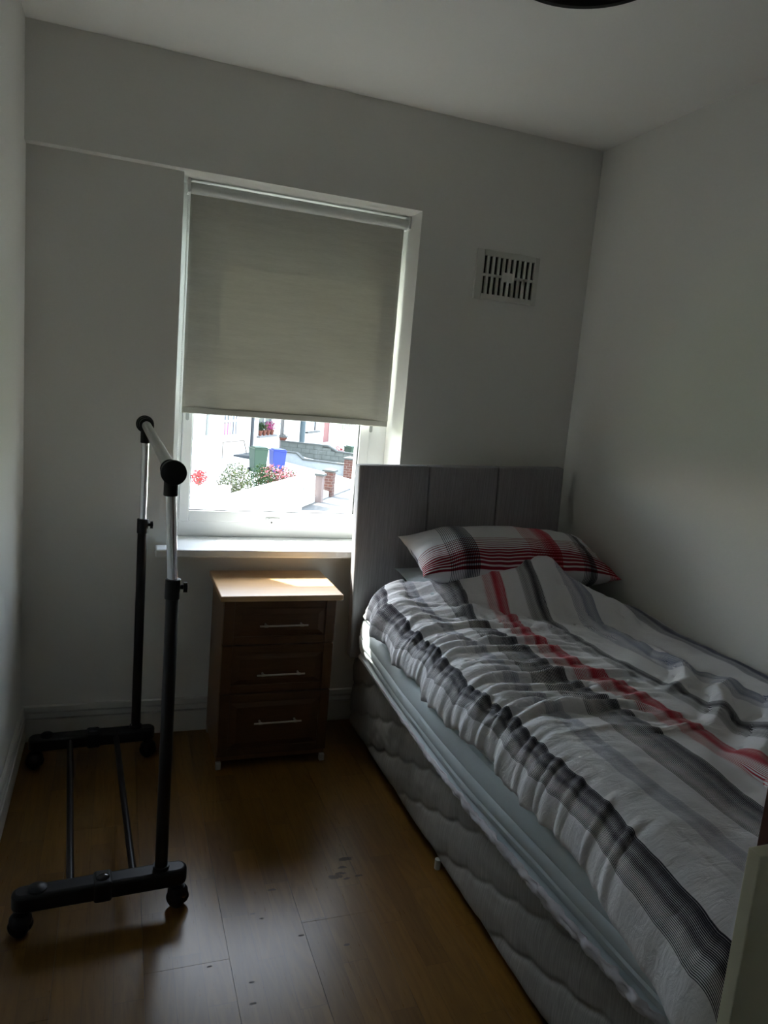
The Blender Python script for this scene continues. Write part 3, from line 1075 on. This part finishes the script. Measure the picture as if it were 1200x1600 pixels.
nu, nv = 250, 420
wmax = .98
u_w = np.concatenate([np.linspace(-.09, 0, 16)[:-1], np.linspace(0, .16, 48)[:-1], np.linspace(.16, wmax, nu - 62)])
nu = len(u_w)
v_l = np.linspace(0, 1, nv)
P = np.zeros((nu, nv, 3)); UV = np.zeros((nu, nv, 2))
EY, EX, EZ = np.array(EDGE_Y)[::-1], np.array(EDGE_X)[::-1], np.array(EDGE_Z)[::-1]
rws = rows[::-1]
kn = {k: np.array(v)[::-1] for k, v in T_.items()}


def head_y(x):
    # where the duvet stops at the head end
    return np.interp(x, [1.12, 1.20, 1.30, 1.45, 1.60, 1.72, 1.78, 1.86, 1.95, 2.02, 2.12], [-.36, -.31, -.33, -.395, -.41, -.40, -.42, -.48, -.55, -.60, -.62])


def foot_y(x):
    return -2.055


def top_z(x, y):
    z = .640 + .010 * sm((x - 1.9) / .15)
    # rises over the pillows at the head end
    hy = head_y(x)
    t = sm((y - (hy - .25)) / .22)
    hump = np.interp(x, [1.15, 1.25, 1.35, 1.45, 1.60, 1.70, 1.80, 1.90, 2.0, 2.1], [.020, .045, .060, .105, .135, .185, .17, .10, .035, .01])
    z += hump * t
    z += .012 * mnoise.noise(Vector((x * 4.2, y * 3.1, 2.0)))
    return z


for i, w in enumerate(u_w):
    for j, b in enumerate(v_l):
        # provisional x for the row limits
        xg = 1.16 + .12 + (w - .15) if w > .15 else 1.2
        y0, y1 = head_y(min(xg, 2.10)), foot_y(xg)
        y = y0 + (y1 - y0) * b
        xe, ze = np.interp(y, EY, EX), np.interp(y, EY, EZ)
        # scalloped gathers of the hem
        sc1 = (ridged(y, 1.1, 3.3, 8.5) * .016 + ridged(y, 1.1, 7.3, 19.0) * .006 + mnoise.noise(Vector((0, y * 34, 1))) * .005) * (.35 + .65 * sm((y + 1.7) / .3))
        xe -= sc1 * .7; ze -= sc1 * .9
        zt = top_z(1.28, y)
        if w < 0:
            x = xe + .012 + (-w) * .85
            z = ze - .008 + .05 * min(1, -w / .09) ** .8 * .6
            un = w
        elif w < .15:
            a = w / .15 * math.pi / 2
            x = xe + .12 * (1 - math.cos(a))
            z = ze + (zt - ze) * math.sin(a) ** .9
        else:
            x = xe + .12 + (w - .15) * (2.112 - xe - .12) / (wmax - .15)
            z = top_z(x, y)
        if x > 2.085: z -= (x - 2.085) * 1.4
        P[i, j] = (x, y, z)
        if w >= 0:
            xsr = [min(xe, 1.165)] + [np.interp(y, rws, kn[k]) for k, _ in KN] + [2.115]
            u = np.interp(x, xsr, [.005] + [p_ for _, p_ in KN] + [1.0])
            if w < .15:      # the side of the roll: keep the weave even along the cloth
                u = np.interp(w, [0, .045 - .022 * sm((y + .75) / .2), .094, .15], [.004, .05, .13, np.interp(xe + .12, xsr, [.005] + [p_ for _, p_ in KN] + [1.0])])
            UV[i, j] = (u, y)
        else:
            UV[i, j] = (.002, y)
        if j == nv - 1: pass
# folds and fine wrinkles (heights pushed along z, a little outwards at the hem)
X, Y = P[..., 0].copy(), P[..., 1].copy()
D = np.zeros_like(X)
warp = np.zeros_like(X)
for i in range(0, nu):
    for j in range(0, nv):
        warp[i, j] = mnoise.noise(Vector((X[i, j] * 9, Y[i, j] * 9, 11)))
Yw = Y + warp * .022
Xw = X + warp * .018
for pts, wd, hg in FOLDS:
    acc = np.zeros_like(X)
    tot = sum(math.dist(a, b) for a, b in zip(pts, pts[1:]))
    run = 0
    for a, b in zip(pts, pts[1:]):
        d, t = seg_d(Xw, Yw, a, b)
        l = math.dist(a, b)
        s_along = (run + t * l) / tot
        env = np.sin(np.pi * np.clip(s_along * .94 + .06, 0, 1)) ** .6
        r_ = d / wd
        # sharp crest with a soft trough on each side
        prof_ = np.exp(-(r_ ** 1.5)) - .38 * np.exp(-((r_ - 2.0) ** 2) / .8)
        acc = np.where(np.abs(prof_ * env) > np.abs(acc), prof_ * env, acc)
        run += l
    D += hg * acc
for i in range(nu):
    for j in range(nv):
        x, y = X[i, j], Y[i, j]
        lf = sm((1.62 - x) / .35) * sm((y + 1.62) / .30)
        D[i, j] += .0105 * lf * (ridged(y + .22 * (x - 1.2) * math.sin(y * 9), x, 1.0, 11.0) - .45)
        D[i, j] += .0045 * lf * (ridged(y, x * 2, 6.0, 26.0) - .45)
        hd = sm((y + .75) / .2)
        D[i, j] += .009 * hd * (ridged(x, y * 1.4, 8.0, 6.5) - .5)
        D[i, j] += .006 * mnoise.noise(Vector((x * 11, y * 9, 5.0))) + .0025 * mnoise.noise(Vector((x * 27, y * 25, 6.0)))
wfac = np.where(u_w < 0, .25, 1.0)[:, None]
D *= wfac
side = np.clip(1 - (u_w / .12), 0, 1)[:, None] * (u_w >= 0)[:, None]
P[..., 2] += D * (1 - .55 * side)
P[..., 0] -= D * .75 * side
# thickness rolls at the head and foot edges
for j in range(nv):
    b = v_l[j]
    e0, e1 = max(0, 1 - b / .016), max(0, (b - .975) / .025)
    if e0 > 0:
        P[u_w >= 0, j, 2] -= .035 * (1 - math.sqrt(max(0, 1 - e0 ** 2)))
    if e1 > 0:
        P[:, j, 2] -= .10 * (1 - math.sqrt(max(0, 1 - e1 ** 2)))
    if e0 > 0 and j < 3: P[:, j, 1] -= .006 * (3 - j)
P[..., 2] = np.where((u_w >= .15)[:, None], np.maximum(P[..., 2], .600), P[..., 2])
P[..., 0] = np.minimum(P[..., 0], 2.114)
me = grid_mesh('duvet', P, UV)
o = link('duvet', me, DUVET, None, True)
sd = o.modifiers.new('thickness', 'SOLIDIFY'); sd.thickness = .006; sd.offset = -1
tag(o, 'rumpled white duvet with dark, blue-grey and red stripes spread over the mattress', 'duvet')

# ------------------------------------------------------------------ boards standing at the foot of the bed
o = MB().box(1.070, 2.08, -2.112, -2.092, 0, .836).build('board', CREAM, None, bevel=.002)
tag(o, 'cream painted board standing upright across the foot of the bed', 'board')
o = MB().box(1.108, 2.08, -2.089, -2.072, 0, 1.12).build('board', MAHOG, None, bevel=.002)
tag(o, 'dark red-brown wooden board standing between bed foot and cream board', 'board')

# ================================================================== outside, seen below the blind
OX, OY = 5.7, 26.8
be = math.radians(33)
EV = Vector((math.sin(be), math.cos(be), 0))
NV = Vector((math.cos(be), -math.sin(be), 0))
ROT = Matrix.Translation((OX, OY, 0)) @ Matrix((EV, NV, Vector((0, 0, 1)))).transposed().to_4x4()   # local x along the street, y towards us


def obuild(q, name, mat, parent=None, **kw):
    bmesh.ops.transform(q.bm, matrix=ROT, verts=q.bm.verts)
    if parent is None:
        return q.build(name, mat, None, **kw)
    return part(q, name, mat, parent, **kw)


def opos(s, t, z):
    return ROT @ Vector((s, t, z))


RENDER = simple('white_house_render', (.62, .60, .55), .9, bmp=.2)
RENDER2 = simple('pale_yellow_render', (.55, .57, .42), .9)
GWHITE = simple('white_garden_wall_paint', (.60, .60, .58), .85, bmp=.2)
CONC = simple('pale_concrete_paving', (.078, .078, .074), .9, vary=.25, scale=1.5, bmp=.3)
YARD = simple('pale_yard_concrete', (.50, .50, .47), .9, vary=.2, scale=2)
TARMAC = simple('grey_road_tarmac', (.16, .16, .16), .9, vary=.2, scale=2)
BLOCK = simple('grey_concrete_block', (.088, .095, .085), .95, vary=.25, scale=5, bmp=.4)
MORT = simple('dark_mortar', (.035, .038, .034), .95)
CAPM = simple('grey_concrete_coping', (.055, .060, .055), .9, vary=.2)
BRICK = None


def brick_mat():
    m_, nt, p, out = new_mat('weathered_red_brick')
    co = objco(nt)
    b = nt.nodes.new('ShaderNodeTexBrick')
    b.inputs['Color1'].default_value = (.085, .030, .020, 1)
    b.inputs['Color2'].default_value = (.060, .024, .018, 1)
    b.inputs['Mortar'].default_value = (.12, .095, .08, 1)
    b.inputs['Scale'].default_value = 2.2
    nt.links.new(mapping(nt, co, (1, 1, 1), (math.pi / 2, 0, 0)), b.inputs['Vector'])
    nt.links.new(b.outputs[0], p.inputs['Base Color'])
    p.inputs['Roughness'].default_value = .95
    return m_


BRICK = brick_mat()
DARKDOOR = simple('dark_brown_door_paint', (.018, .012, .014), .5)
REDDOOR = simple('red_door_paint', (.11, .006, .010), .5)
PIPEM = simple('dark_grey_drainpipe', (.02, .024, .03), .5)
WINW = simple('white_window_bars', (.6, .6, .62), .5)
CURT = simple('pink_curtain', (.28, .09, .16), .9)
DGLASS = simple('dark_window_pane', (.05, .055, .07), .15)
GREENB = simple('green_bin_plastic', (.012, .038, .020), .5)
BLUEB = simple('blue_bin_plastic', (.008, .026, .20), .45)
TERRA = simple('terracotta', (.12, .036, .02), .8)
ROOFM = simple('grey_roof_slates', (.10, .10, .11), .8)
WOODR = simple('brown_handrail', (.10, .07, .05), .6)

# ground: pavement, road, sloping front yards
def yard_z(t): return -2.08 - .13 * (t + 2.5)


q = MB()
v = [q.bm.verts.new((s, t, z)) for s, t, z in ((-16, 2.9, yard_z(2.9)), (45, 2.9, yard_z(2.9)), (45, -2.5, -2.08), (-16, -2.5, -2.08), (-16, 2.9, -3.4), (45, 2.9, -3.4), (45, -2.5, -3.4), (-16, -2.5, -3.4))]
for f in ((0, 1, 2, 3), (4, 7, 6, 5), (0, 4, 5, 1), (2, 6, 7, 3), (0, 3, 7, 4), (1, 5, 6, 2)): q.bm.faces.new([v[i] for i in f])
tag(obuild(q, 'trim_1', YARD), kind='structure')      # front gardens, one sloping strip
q = MB().box(-40, 60, 2.9, 5.2, -3.2, -3.0)
tag(obuild(q, 'trim_2', CONC), kind='structure')       # pavement
q = MB().box(-60, 80, 5.2, 13, -3.3, -3.08)
tag(obuild(q, 'trim_3', TARMAC), kind='structure')     # road
q = MB().box(-120, 160, -90, 70, -3.6, -3.32)
tag(obuild(q, 'trim_4', simple('grass_ground', (.10, .14, .06), .95)), kind='structure')

# houses
def house(name_label, s0, s1, t0, mat, z0=-2.1, h=5.4, openings=()):
    """front wall built round its openings (s0, s1, z0, z1)"""
    hr = empty('house', opos((s0 + s1) / 2, t0, z0), label=name_label, cat='house', group='terraced houses across the street')
    xs_ = sorted({s0, s1, *[o_[0] for o_ in openings], *[o_[1] for o_ in openings]})
    zs_ = sorted({z0 - .6, z0 + h, *[o_[2] for o_ in openings], *[o_[3] for o_ in openings]})
    q = MB()
    for a, b in zip(xs_, xs_[1:]):
        for c, d in zip(zs_, zs_[1:]):
            mx_, mz_ = (a + b) / 2, (c + d) / 2
            if any(o_[0] < mx_ < o_[1] and o_[2] < mz_ < o_[3] for o_ in openings): continue
            q.box(a, b, t0 - .25, t0, c, d)
    q.box(s0, s1, t0 - 7, t0 - 6.8, z0 - .6, z0 + h)
    q.box(s0, s0 + .2, t0 - 6.8, t0 - .25, z0 - .6, z0 + h)
    q.box(s1 - .2, s1, t0 - 6.8, t0 - .25, z0 - .6, z0 + h)
    obuild(q, 'wall', mat, hr)
    q = MB()
    A = [(t0 + .3, z0 + h), (t0 - 3.5, z0 + h + 1.9), (t0 - 7.3, z0 + h), (t0 - 7.3, z0 + h - .12), (t0 - 3.5, z0 + h + 1.75), (t0 + .3, z0 + h - .12)]
    va = [q.bm.verts.new((s0, t, z)) for t, z in A]; vb = [q.bm.verts.new((s1, t, z)) for t, z in A]
    for i in range(6): q.bm.faces.new((va[i], va[(i + 1) % 6], vb[(i + 1) % 6], vb[i]))
    q.bm.faces.new(va[::-1]); q.bm.faces.new(vb)
    obuild(q, 'roof', ROOFM, hr)
    return hr


def ppart(q, name, mat, par):
    o_ = obuild(q, name, mat)
    o_.parent = par; bpy.context.view_layer.update(); o_.matrix_parent_inverse = par.matrix_world.inverted()
    return o_


T0 = -2.5
h1 = house('white rendered house at left with a barred pink-curtained window', -9, 4.75, T0, RENDER, openings=[(1.86, 3.40, -1.12, .25)])
w = ppart(MB().box(1.86, 3.40, T0 - .10, T0 - .07, -1.12, .25), 'window', DGLASS, h1)
for s_b in (1.90, 2.20, 2.5, 2.75, 3.05, 3.33):
    ppart(MB().box(s_b - .05, s_b + .05, T0 - .07, T0 - .03, -1.12, .25), 'window_bar', WINW, w)
ppart(MB().box(1.86, 3.40, T0 - .07, T0 - .03, -.55, -.47), 'window_bar', WINW, w)
ppart(MB().box(1.95, 2.70, T0 - .068, T0 - .066, -1.10, -.62), 'curtain', CURT, w)
ppart(MB().tube((.22, T0 + .06, -1.05), (.30, T0 + .06, 3.0), .06, 10), 'overflow_pipe', simple('grey_pipe', (.2, .21, .2), .6), h1)
h2 = house('white rendered house in the middle with a dark door and flowerpots on its sill', 4.75, 11.5, T0, RENDER, openings=[(5.66, 7.58, -1.28, .0), (8.55, 9.2, -2.1, .0)])
w = ppart(MB().box(5.66, 7.58, T0 - .16, T0 - .13, -1.28, 0), 'window', DGLASS, h2)
ppart(MB().box(6.58, 6.66, T0 - .13, T0 - .09, -1.28, 0), 'window_bar', WINW, w)
ppart(MB().box(5.5, 7.75, T0 - .12, T0 + .16, -1.37, -1.285), 'window_sill', simple('grey_stone_sill', (.12, .12, .12), .8), h2)
ppart(MB().box(8.55, 9.2, T0 - .12, T0 - .06, -2.1, 0), 'door', DARKDOOR, h2)
ppart(MB().tube((4.80, T0 + .07, -2.0), (4.80, T0 + .07, 3.2), .075, 12), 'drainpipe', PIPEM, h2)
h3 = house('white rendered house at right with a red front door', 11.5, 17.4, T0, RENDER, openings=[(12.75, 14.6, -1.30, .0), (15.85, 17.1, -2.25, .0)])
w = ppart(MB().box(12.75, 14.6, T0 - .16, T0 - .13, -1.30, 0), 'window', simple('pale_window_pane', (.3, .32, .33), .2), h3)
for sb_ in (13.25, 13.9, 14.5):
    ppart(MB().box(sb_ - .05, sb_ + .05, T0 - .13, T0 - .09, -1.30, 0), 'window_bar', DARKDOOR if sb_ > 14.4 else WINW, w)
ppart(MB().box(12.5, 14.8, T0 - .12, T0 + .16, -1.40, -1.305), 'window_sill', PIPEM, h3)
ppart(MB().box(15.85, 17.1, T0 - .12, T0 - .05, -2.25, 0), 'door', REDDOOR, h3)
ppart(MB().tube((11.7, T0 + .10, -1.85), (11.7, T0 + .10, 3.2), .17, 12), 'drainpipe', simple('slate_blue_downpipe', (.035, .055, .065), .5), h3)
h4 = house('pale yellow-green house farthest along the street', 17.6, 26, T0, RENDER2, openings=[(19.5, 22.3, -1.45, -.2)])
w = ppart(MB().box(19.5, 22.3, T0 - .16, T0 - .13, -1.45, -.2), 'window', simple('green_window', (.10, .16, .05), .4), h4)
for k in range(6):
    ppart(MB().box(19.5 + k * .5, 19.62 + k * .5, T0 - .13, T0 - .09, -1.45, -.2), 'window_bar', WINW, w)

# handrail with ramp
hr_ = empty('handrail', opos(3, T0 + .5, -2.1), label='thin brown handrail against the left white house', cat='handrail')
for a, b in (((1.64, T0 + .1, -1.40), (3.82, T0 + .1, -1.41)), ((3.82, T0 + .1, -1.41), (4.25, T0 + .1, -2.12)), ((1.64, T0 + .1, -1.40), (1.64, T0 + .1, -2.14))):
    obuild(MB().tube(a, b, .022, 8), 'rail', WOODR, hr_)
obuild(MB().prism([(2.9, T0 + .05), (4.55, T0 + .05), (4.55, T0 + .9), (3.2, T0 + .9)], -2.12, -2.02), 'dark_mat', PIPEM)
tag(bpy.data.objects['dark_mat'], 'dark grey slab on the ground beside the green bin', 'slab')


def bin_(mat, loc, rz, lab, sc_=1.0):
    r = empty('wheelie_bin', loc, rz, lab, 'bin', 'wheelie bins in the front yards')
    q = MB()
    a = [(-.24, -.27), (.24, -.27), (.24, .27), (-.24, .27)]
    bb = [(-.29, -.35), (.29, -.35), (.29, .33), (-.29, .33)]
    va = [q.bm.verts.new((x, y, .06)) for x, y in a]; vb = [q.bm.verts.new((x, y, .98)) for x, y in bb]
    q.bm.faces.new(va[::-1]); q.bm.faces.new(vb)
    for i in range(4): q.bm.faces.new((va[i], va[(i + 1) % 4], vb[(i + 1) % 4], vb[i]))
    b_ = q.build('body', mat, r, bevel=.02)
    q = MB().box(-.31, .31, -.38, .36, .98, 1.02)
    q.prism([(-.27, -.33), (.27, -.33), (.22, .28), (-.22, .28)], 1.02, 1.07)
    q.build('lid', mat, r, bevel=.015)
    MB().tube((-.26, .40, 1.0), (.26, .40, 1.0), .018, 10).build('handle', mat, r)
    for sx_ in (-.27, .27):
        MB().lathe([(.03, -.025), (.10, -.025), (.10, .025), (.03, .025)], (sx_, .27, .10), 'X', 20).build('wheel', BLACKP, r)
    return r


p_ = opos(-.1, -.25, 0); bin_(GREENB, (p_.x + .22, p_.y, -2.33), .20, 'dark green wheelie bin beside the bright blue bin')
p_ = opos(1.75, .0, 0); bin_(BLUEB, (p_.x + .08, p_.y, -2.50), .10, 'bright blue wheelie bin between green bin and garden wall')
p_ = opos(9.6, 1.15, 0); bin_(GREENB, (p_.x, p_.y, -2.67), .3, 'green wheelie bin behind the far brick gatepost')

# block garden walls
def block_wall(lab, s, prof_, zb, blocks, face, capm, th=.2):
    """prof_: (t, z) top outline; wall stands at constant s, blocks facing us (towards -s)"""
    r = empty('garden_wall', opos(s, (prof_[0][0] + prof_[-1][0]) / 2, zb), label=lab, cat='wall')
    q = MB()
    A = [(t, z - .03) for t, z in prof_] + [(prof_[-1][0], zb), (prof_[0][0], zb)]
    va = [q.bm.verts.new((s, t, z)) for t, z in A]; vb = [q.bm.verts.new((s + th, t, z)) for t, z in A]
    nn_ = len(A)
    for i in range(nn_): q.bm.faces.new((va[i], va[(i + 1) % nn_], vb[(i + 1) % nn_], vb[i]))
    q.bm.faces.new(va[::-1]); q.bm.faces.new(vb)
    obuild(q, 'core', face, r)
    for (t0_, z0_), (t1_, z1_) in zip(prof_, prof_[1:]):
        q = MB()
        va = [q.bm.verts.new((s - .05, t, z)) for t, z in ((t0_, z0_ - .03), (t1_, z1_ - .03), (t1_, z1_ + .04), (t0_, z0_ + .04))]
        vb = [q.bm.verts.new((s + th + .05, t, z)) for t, z in ((t0_, z0_ - .03), (t1_, z1_ - .03), (t1_, z1_ + .04), (t0_, z0_ + .04))]
        for i in range(4): q.bm.faces.new((va[i], va[(i + 1) % 4], vb[(i + 1) % 4], vb[i]))
        q.bm.faces.new(va[::-1]); q.bm.faces.new(vb)
        obuild(q, 'coping', capm, r)
    if blocks:
        bh, bw = .225, .45
        row = 0
        z = zb
        while z < max(p[1] for p in prof_):
            t = prof_[0][0] - (row % 2) * bw / 2
            while t < prof_[-1][0]:
                a, b = max(t, prof_[0][0]) + .008, min(t + bw, prof_[-1][0]) - .008
                ztop = min(np.interp(a, [p[0] for p in prof_], [p[1] for p in prof_]), np.interp(b, [p[0] for p in prof_], [p[1] for p in prof_])) - .03
                zz1 = min(z + bh - .014, ztop)
                if b - a > .04 and zz1 - z > .03:
                    obuild(MB().box(s - .016 - .006 * random.random(), s + .01, a, b, z, zz1), 'block', BLOCK, r)
                t += bw
            z += bh; row += 1
    return r


block_wall('grey concrete block garden wall behind the lower stepped wall', 8.0, [(-2.2, -1.62), (.31, -1.61), (.84, -1.85), (2.7, -1.92)], -2.75, True, MORT, CAPM)
block_wall('pale rendered garden wall with grey stepped coping behind the gateposts', 5.0, [(-1.2, -1.85), (-.25, -1.85), (.10, -2.11), (2.16, -2.14)], -3.0, False, simple('pale_wall_render', (.22, .235, .24), .9, vary=.15), CAPM)


def pillar(s, t, ztop, w, mat, lab):
    r = empty('gatepost', opos(s, t, -3.0), label=lab, cat='gatepost', group='capped brick gateposts')
    obuild(MB().box(s - w / 2, s + w / 2, t - w / 2, t + w / 2, -3.0, ztop - .12), 'shaft', mat, r)
    w2 = w / 2 + .07
    q = MB().box(s - w2, s + w2, t - w2, t + w2, ztop - .12, ztop - .05)
    va = [q.bm.verts.new((s + a * w2, t + b * w2, ztop - .05)) for a, b in ((-1, -1), (1, -1), (1, 1), (-1, 1))]
    ap = q.bm.verts.new((s, t, ztop + .04))
    for i in range(4): q.bm.faces.new((va[i], va[(i + 1) % 4], ap))
    obuild(q, 'cap_stone', CAPM, r)
    return r


pillar(.58, 2.83, -1.88, .36, BRICK, 'red brick gatepost, second from the white gate')
pillar(-1.20, 3.0, -1.86, .27, simple('whitened_brick', (.15, .11, .10), .9), 'pale weathered brick gatepost nearest the white gate')
pillar(4.95, 2.38, -1.74, .40, BRICK, 'red brick gatepost nearest the right edge of the glass')

# white front garden walls, gate
gw = empty('garden_wall', opos(-6, 3, -3), label='long bright white garden wall in front of the flower bed', cat='wall')
q = MB().box(-9.3, -3.35, 2.9, 3.1, -3.0, -1.80)
obuild(q, 'wall_body', GWHITE, gw)
q = MB().box(-14.5, -9.3, 2.9, 3.1, -3.0, -1.58)
obuild(q, 'wall_body', GWHITE, gw)
obuild(MB().box(-14.5, -9.3, 2.86, 3.14, -1.58, -1.52), 'coping', simple('pale_coping', (.30, .30, .31), .9), gw)
gt = empty('garden_gate', opos(-2.6, 3, -3), label='solid white garden gate between white wall and pale gatepost', cat='gate')
obuild(MB().box(-3.27, -1.95, 2.97, 3.02, -2.93, -1.76), 'gate_panel', GWHITE, gt)
obuild(MB().box(-3.30, -3.20, 2.95, 3.08, -2.32, -2.22), 'latch', PIPEM, gt)


def leaves(q, c, r, n_, size, seed, squash=(1, 1, 1)):
    rnd = random.Random(seed)
    for _ in range(n_):
        d = Vector((rnd.gauss(0, 1), rnd.gauss(0, 1), rnd.gauss(0, 1))).normalized() * (rnd.random() ** .4)
        p = Vector(c) + Vector((d.x * r * squash[0], d.y * r * squash[1], d.z * r * squash[2]))
        a = Vector((rnd.gauss(0, 1), rnd.gauss(0, 1), rnd.gauss(0, .6))).normalized() * size
        b = a.cross(Vector((rnd.gauss(0, 1), rnd.gauss(0, 1), rnd.gauss(0, 1)))).normalized() * size * .45
        vs = [q.bm.verts.new(p - a), q.bm.verts.new(p + b), q.bm.verts.new(p + a), q.bm.verts.new(p - b)]
        q.bm.faces.new(vs)


def leafm(name, c1, c2):
    return simple(name, tuple((a + b) / 2 * .26 for a, b in zip(c1, c2)), .9, vary=.5, scale=9, spec=.1)


def bush(s, t, z, r, hgt, lab, leafmat, flow=None, n_=500, size=.05, nf=150, seed=1, name='bush'):
    root = empty(name, opos(s, t, z), label=lab, cat='bush', group='bushes in the front flower bed')
    q = MB()
    for k in range(5):
        aa = k * 1.3
        q.tube((0, 0, 0), (r * .5 * math.cos(aa), r * .5 * math.sin(aa), hgt * .8), .012, 6)
    q.build('stem', simple('brown_stem', (.08, .06, .04), .9), root)
    q = MB(); leaves(q, (0, 0, hgt * .55), r, n_, size, seed, (1, 1, hgt * .5 / r))
    q.build('foliage', leafmat, root)['kind'] = 'stuff'
    if flow:
        q = MB(); leaves(q, (0, 0, hgt * .66), r * 1.03, nf, size * 1.1, seed + 5, (1, 1, hgt * .42 / r))
        q.build('flowers', flow, root)['kind'] = 'stuff'
    return root


PALEG = leafm('pale_green_leaves', (.16, .20, .08), (.26, .30, .14))
MIDG = leafm('mid_green_leaves', (.05, .11, .04), (.09, .17, .06))
GREYG = leafm('grey_green_leaves', (.20, .22, .14), (.30, .32, .22))
PINK = simple('coral_pink_petals', (.30, .07, .085), .7, vary=.3, scale=9)
REDF = simple('red_petals', (.28, .015, .018), .7)
PINKD = simple('magenta_petals', (.26, .025, .10), .7)
bush(-7.35, 2.0, -2.70, .42, 1.15, 'sparse grey-green bush at the left of the flower bed', GREYG, n_=420, seed=3)
bush(-6.55, 2.0, -2.70, .52, 1.45, 'full pale green bush right of the sparse one', PALEG, n_=1100, seed=4)
bush(-5.0, 2.2, -2.70, .50, 1.30, 'mid green bush between the pale bush and the pink flowers', MIDG, n_=1000, seed=5)
bush(-3.9, 2.2, -2.66, .55, 1.15, 'bush covered in coral pink flowers behind the white wall', MIDG, PINK, n_=700, nf=520, seed=6)
bush(-2.9, 2.3, -2.60, .42, .95, 'low pink and white flowering bush beside the white gate', PALEG, PINK, n_=260, nf=200, seed=8)
bush(-9.42, 2.2, -1.62, .24, .42, 'small bright red flowering plant at the left edge of the glass', REDF, REDF, n_=180, nf=100, size=.045, seed=9)

# flowerpots on the sill of the middle house, hanging basket, toys by the red door
for k, (s, lab, fm) in enumerate(((5.85, 'terracotta flowerpot of green plants, leftmost on the house sill', MIDG), (6.35, 'terracotta flowerpot of orange-green plants, second on the house sill', PALEG),
                                  (6.85, 'terracotta flowerpot of pink flowers, third on the house sill', PINKD), (7.35, 'terracotta flowerpot with bright pink flowers, rightmost on the house sill', PINKD))):
    base = opos(s, T0 + .02, -1.285)
    r = empty('flowerpot', base, label=lab, cat='flowerpot', group='flowerpots on the house sill')
    MB().lathe([(.07, 0), (.115, .20), (.125, .20), (.125, .25), (.10, .25)], (0, 0, 0), seg=20).build('pot', TERRA, r)
    q = MB(); leaves(q, (0, 0, .45), .20, 120, .05, 20 + k, (1, 1, 1.1)); q.build('plant', fm, r)['kind'] = 'stuff'
base = opos(8.25, T0 + .30, -1.62)
r = empty('hanging_basket', base, label='hanging flower basket beside the dark house door', cat='basket')
MB().lathe([(.0, -.02), (.13, .03), (.21, .16), (.20, .18)], seg=20).build('basket_bowl', TERRA, r)
q = MB(); leaves(q, (0, 0, .25), .24, 150, .05, 33, (1, 1, .6)); q.build('plant', leafm('white_petals', (.4, .4, .38), (.5, .5, .48)), r)['kind'] = 'stuff'
MB().tube((0, 0, .15), (-.16, .25, .95), .006, 5).tube((.2, 0, .15), (-.16, .25, .95), .006, 5).build('hanger', PIPEM, r)
r = empty('flower_tub', opos(9.7, .45, -2.62), label='tub of red flowers left of the far bin', cat='flowerpot')
MB().lathe([(.16, 0), (.24, .45), (.26, .45), (.24, .40)], seg=20).build('pot', simple('grey_tub', (.2, .2, .2), .8), r)
q = MB(); leaves(q, (0, 0, .72), .26, 110, .06, 41); q.build('plant', REDF, r)['kind'] = 'stuff'
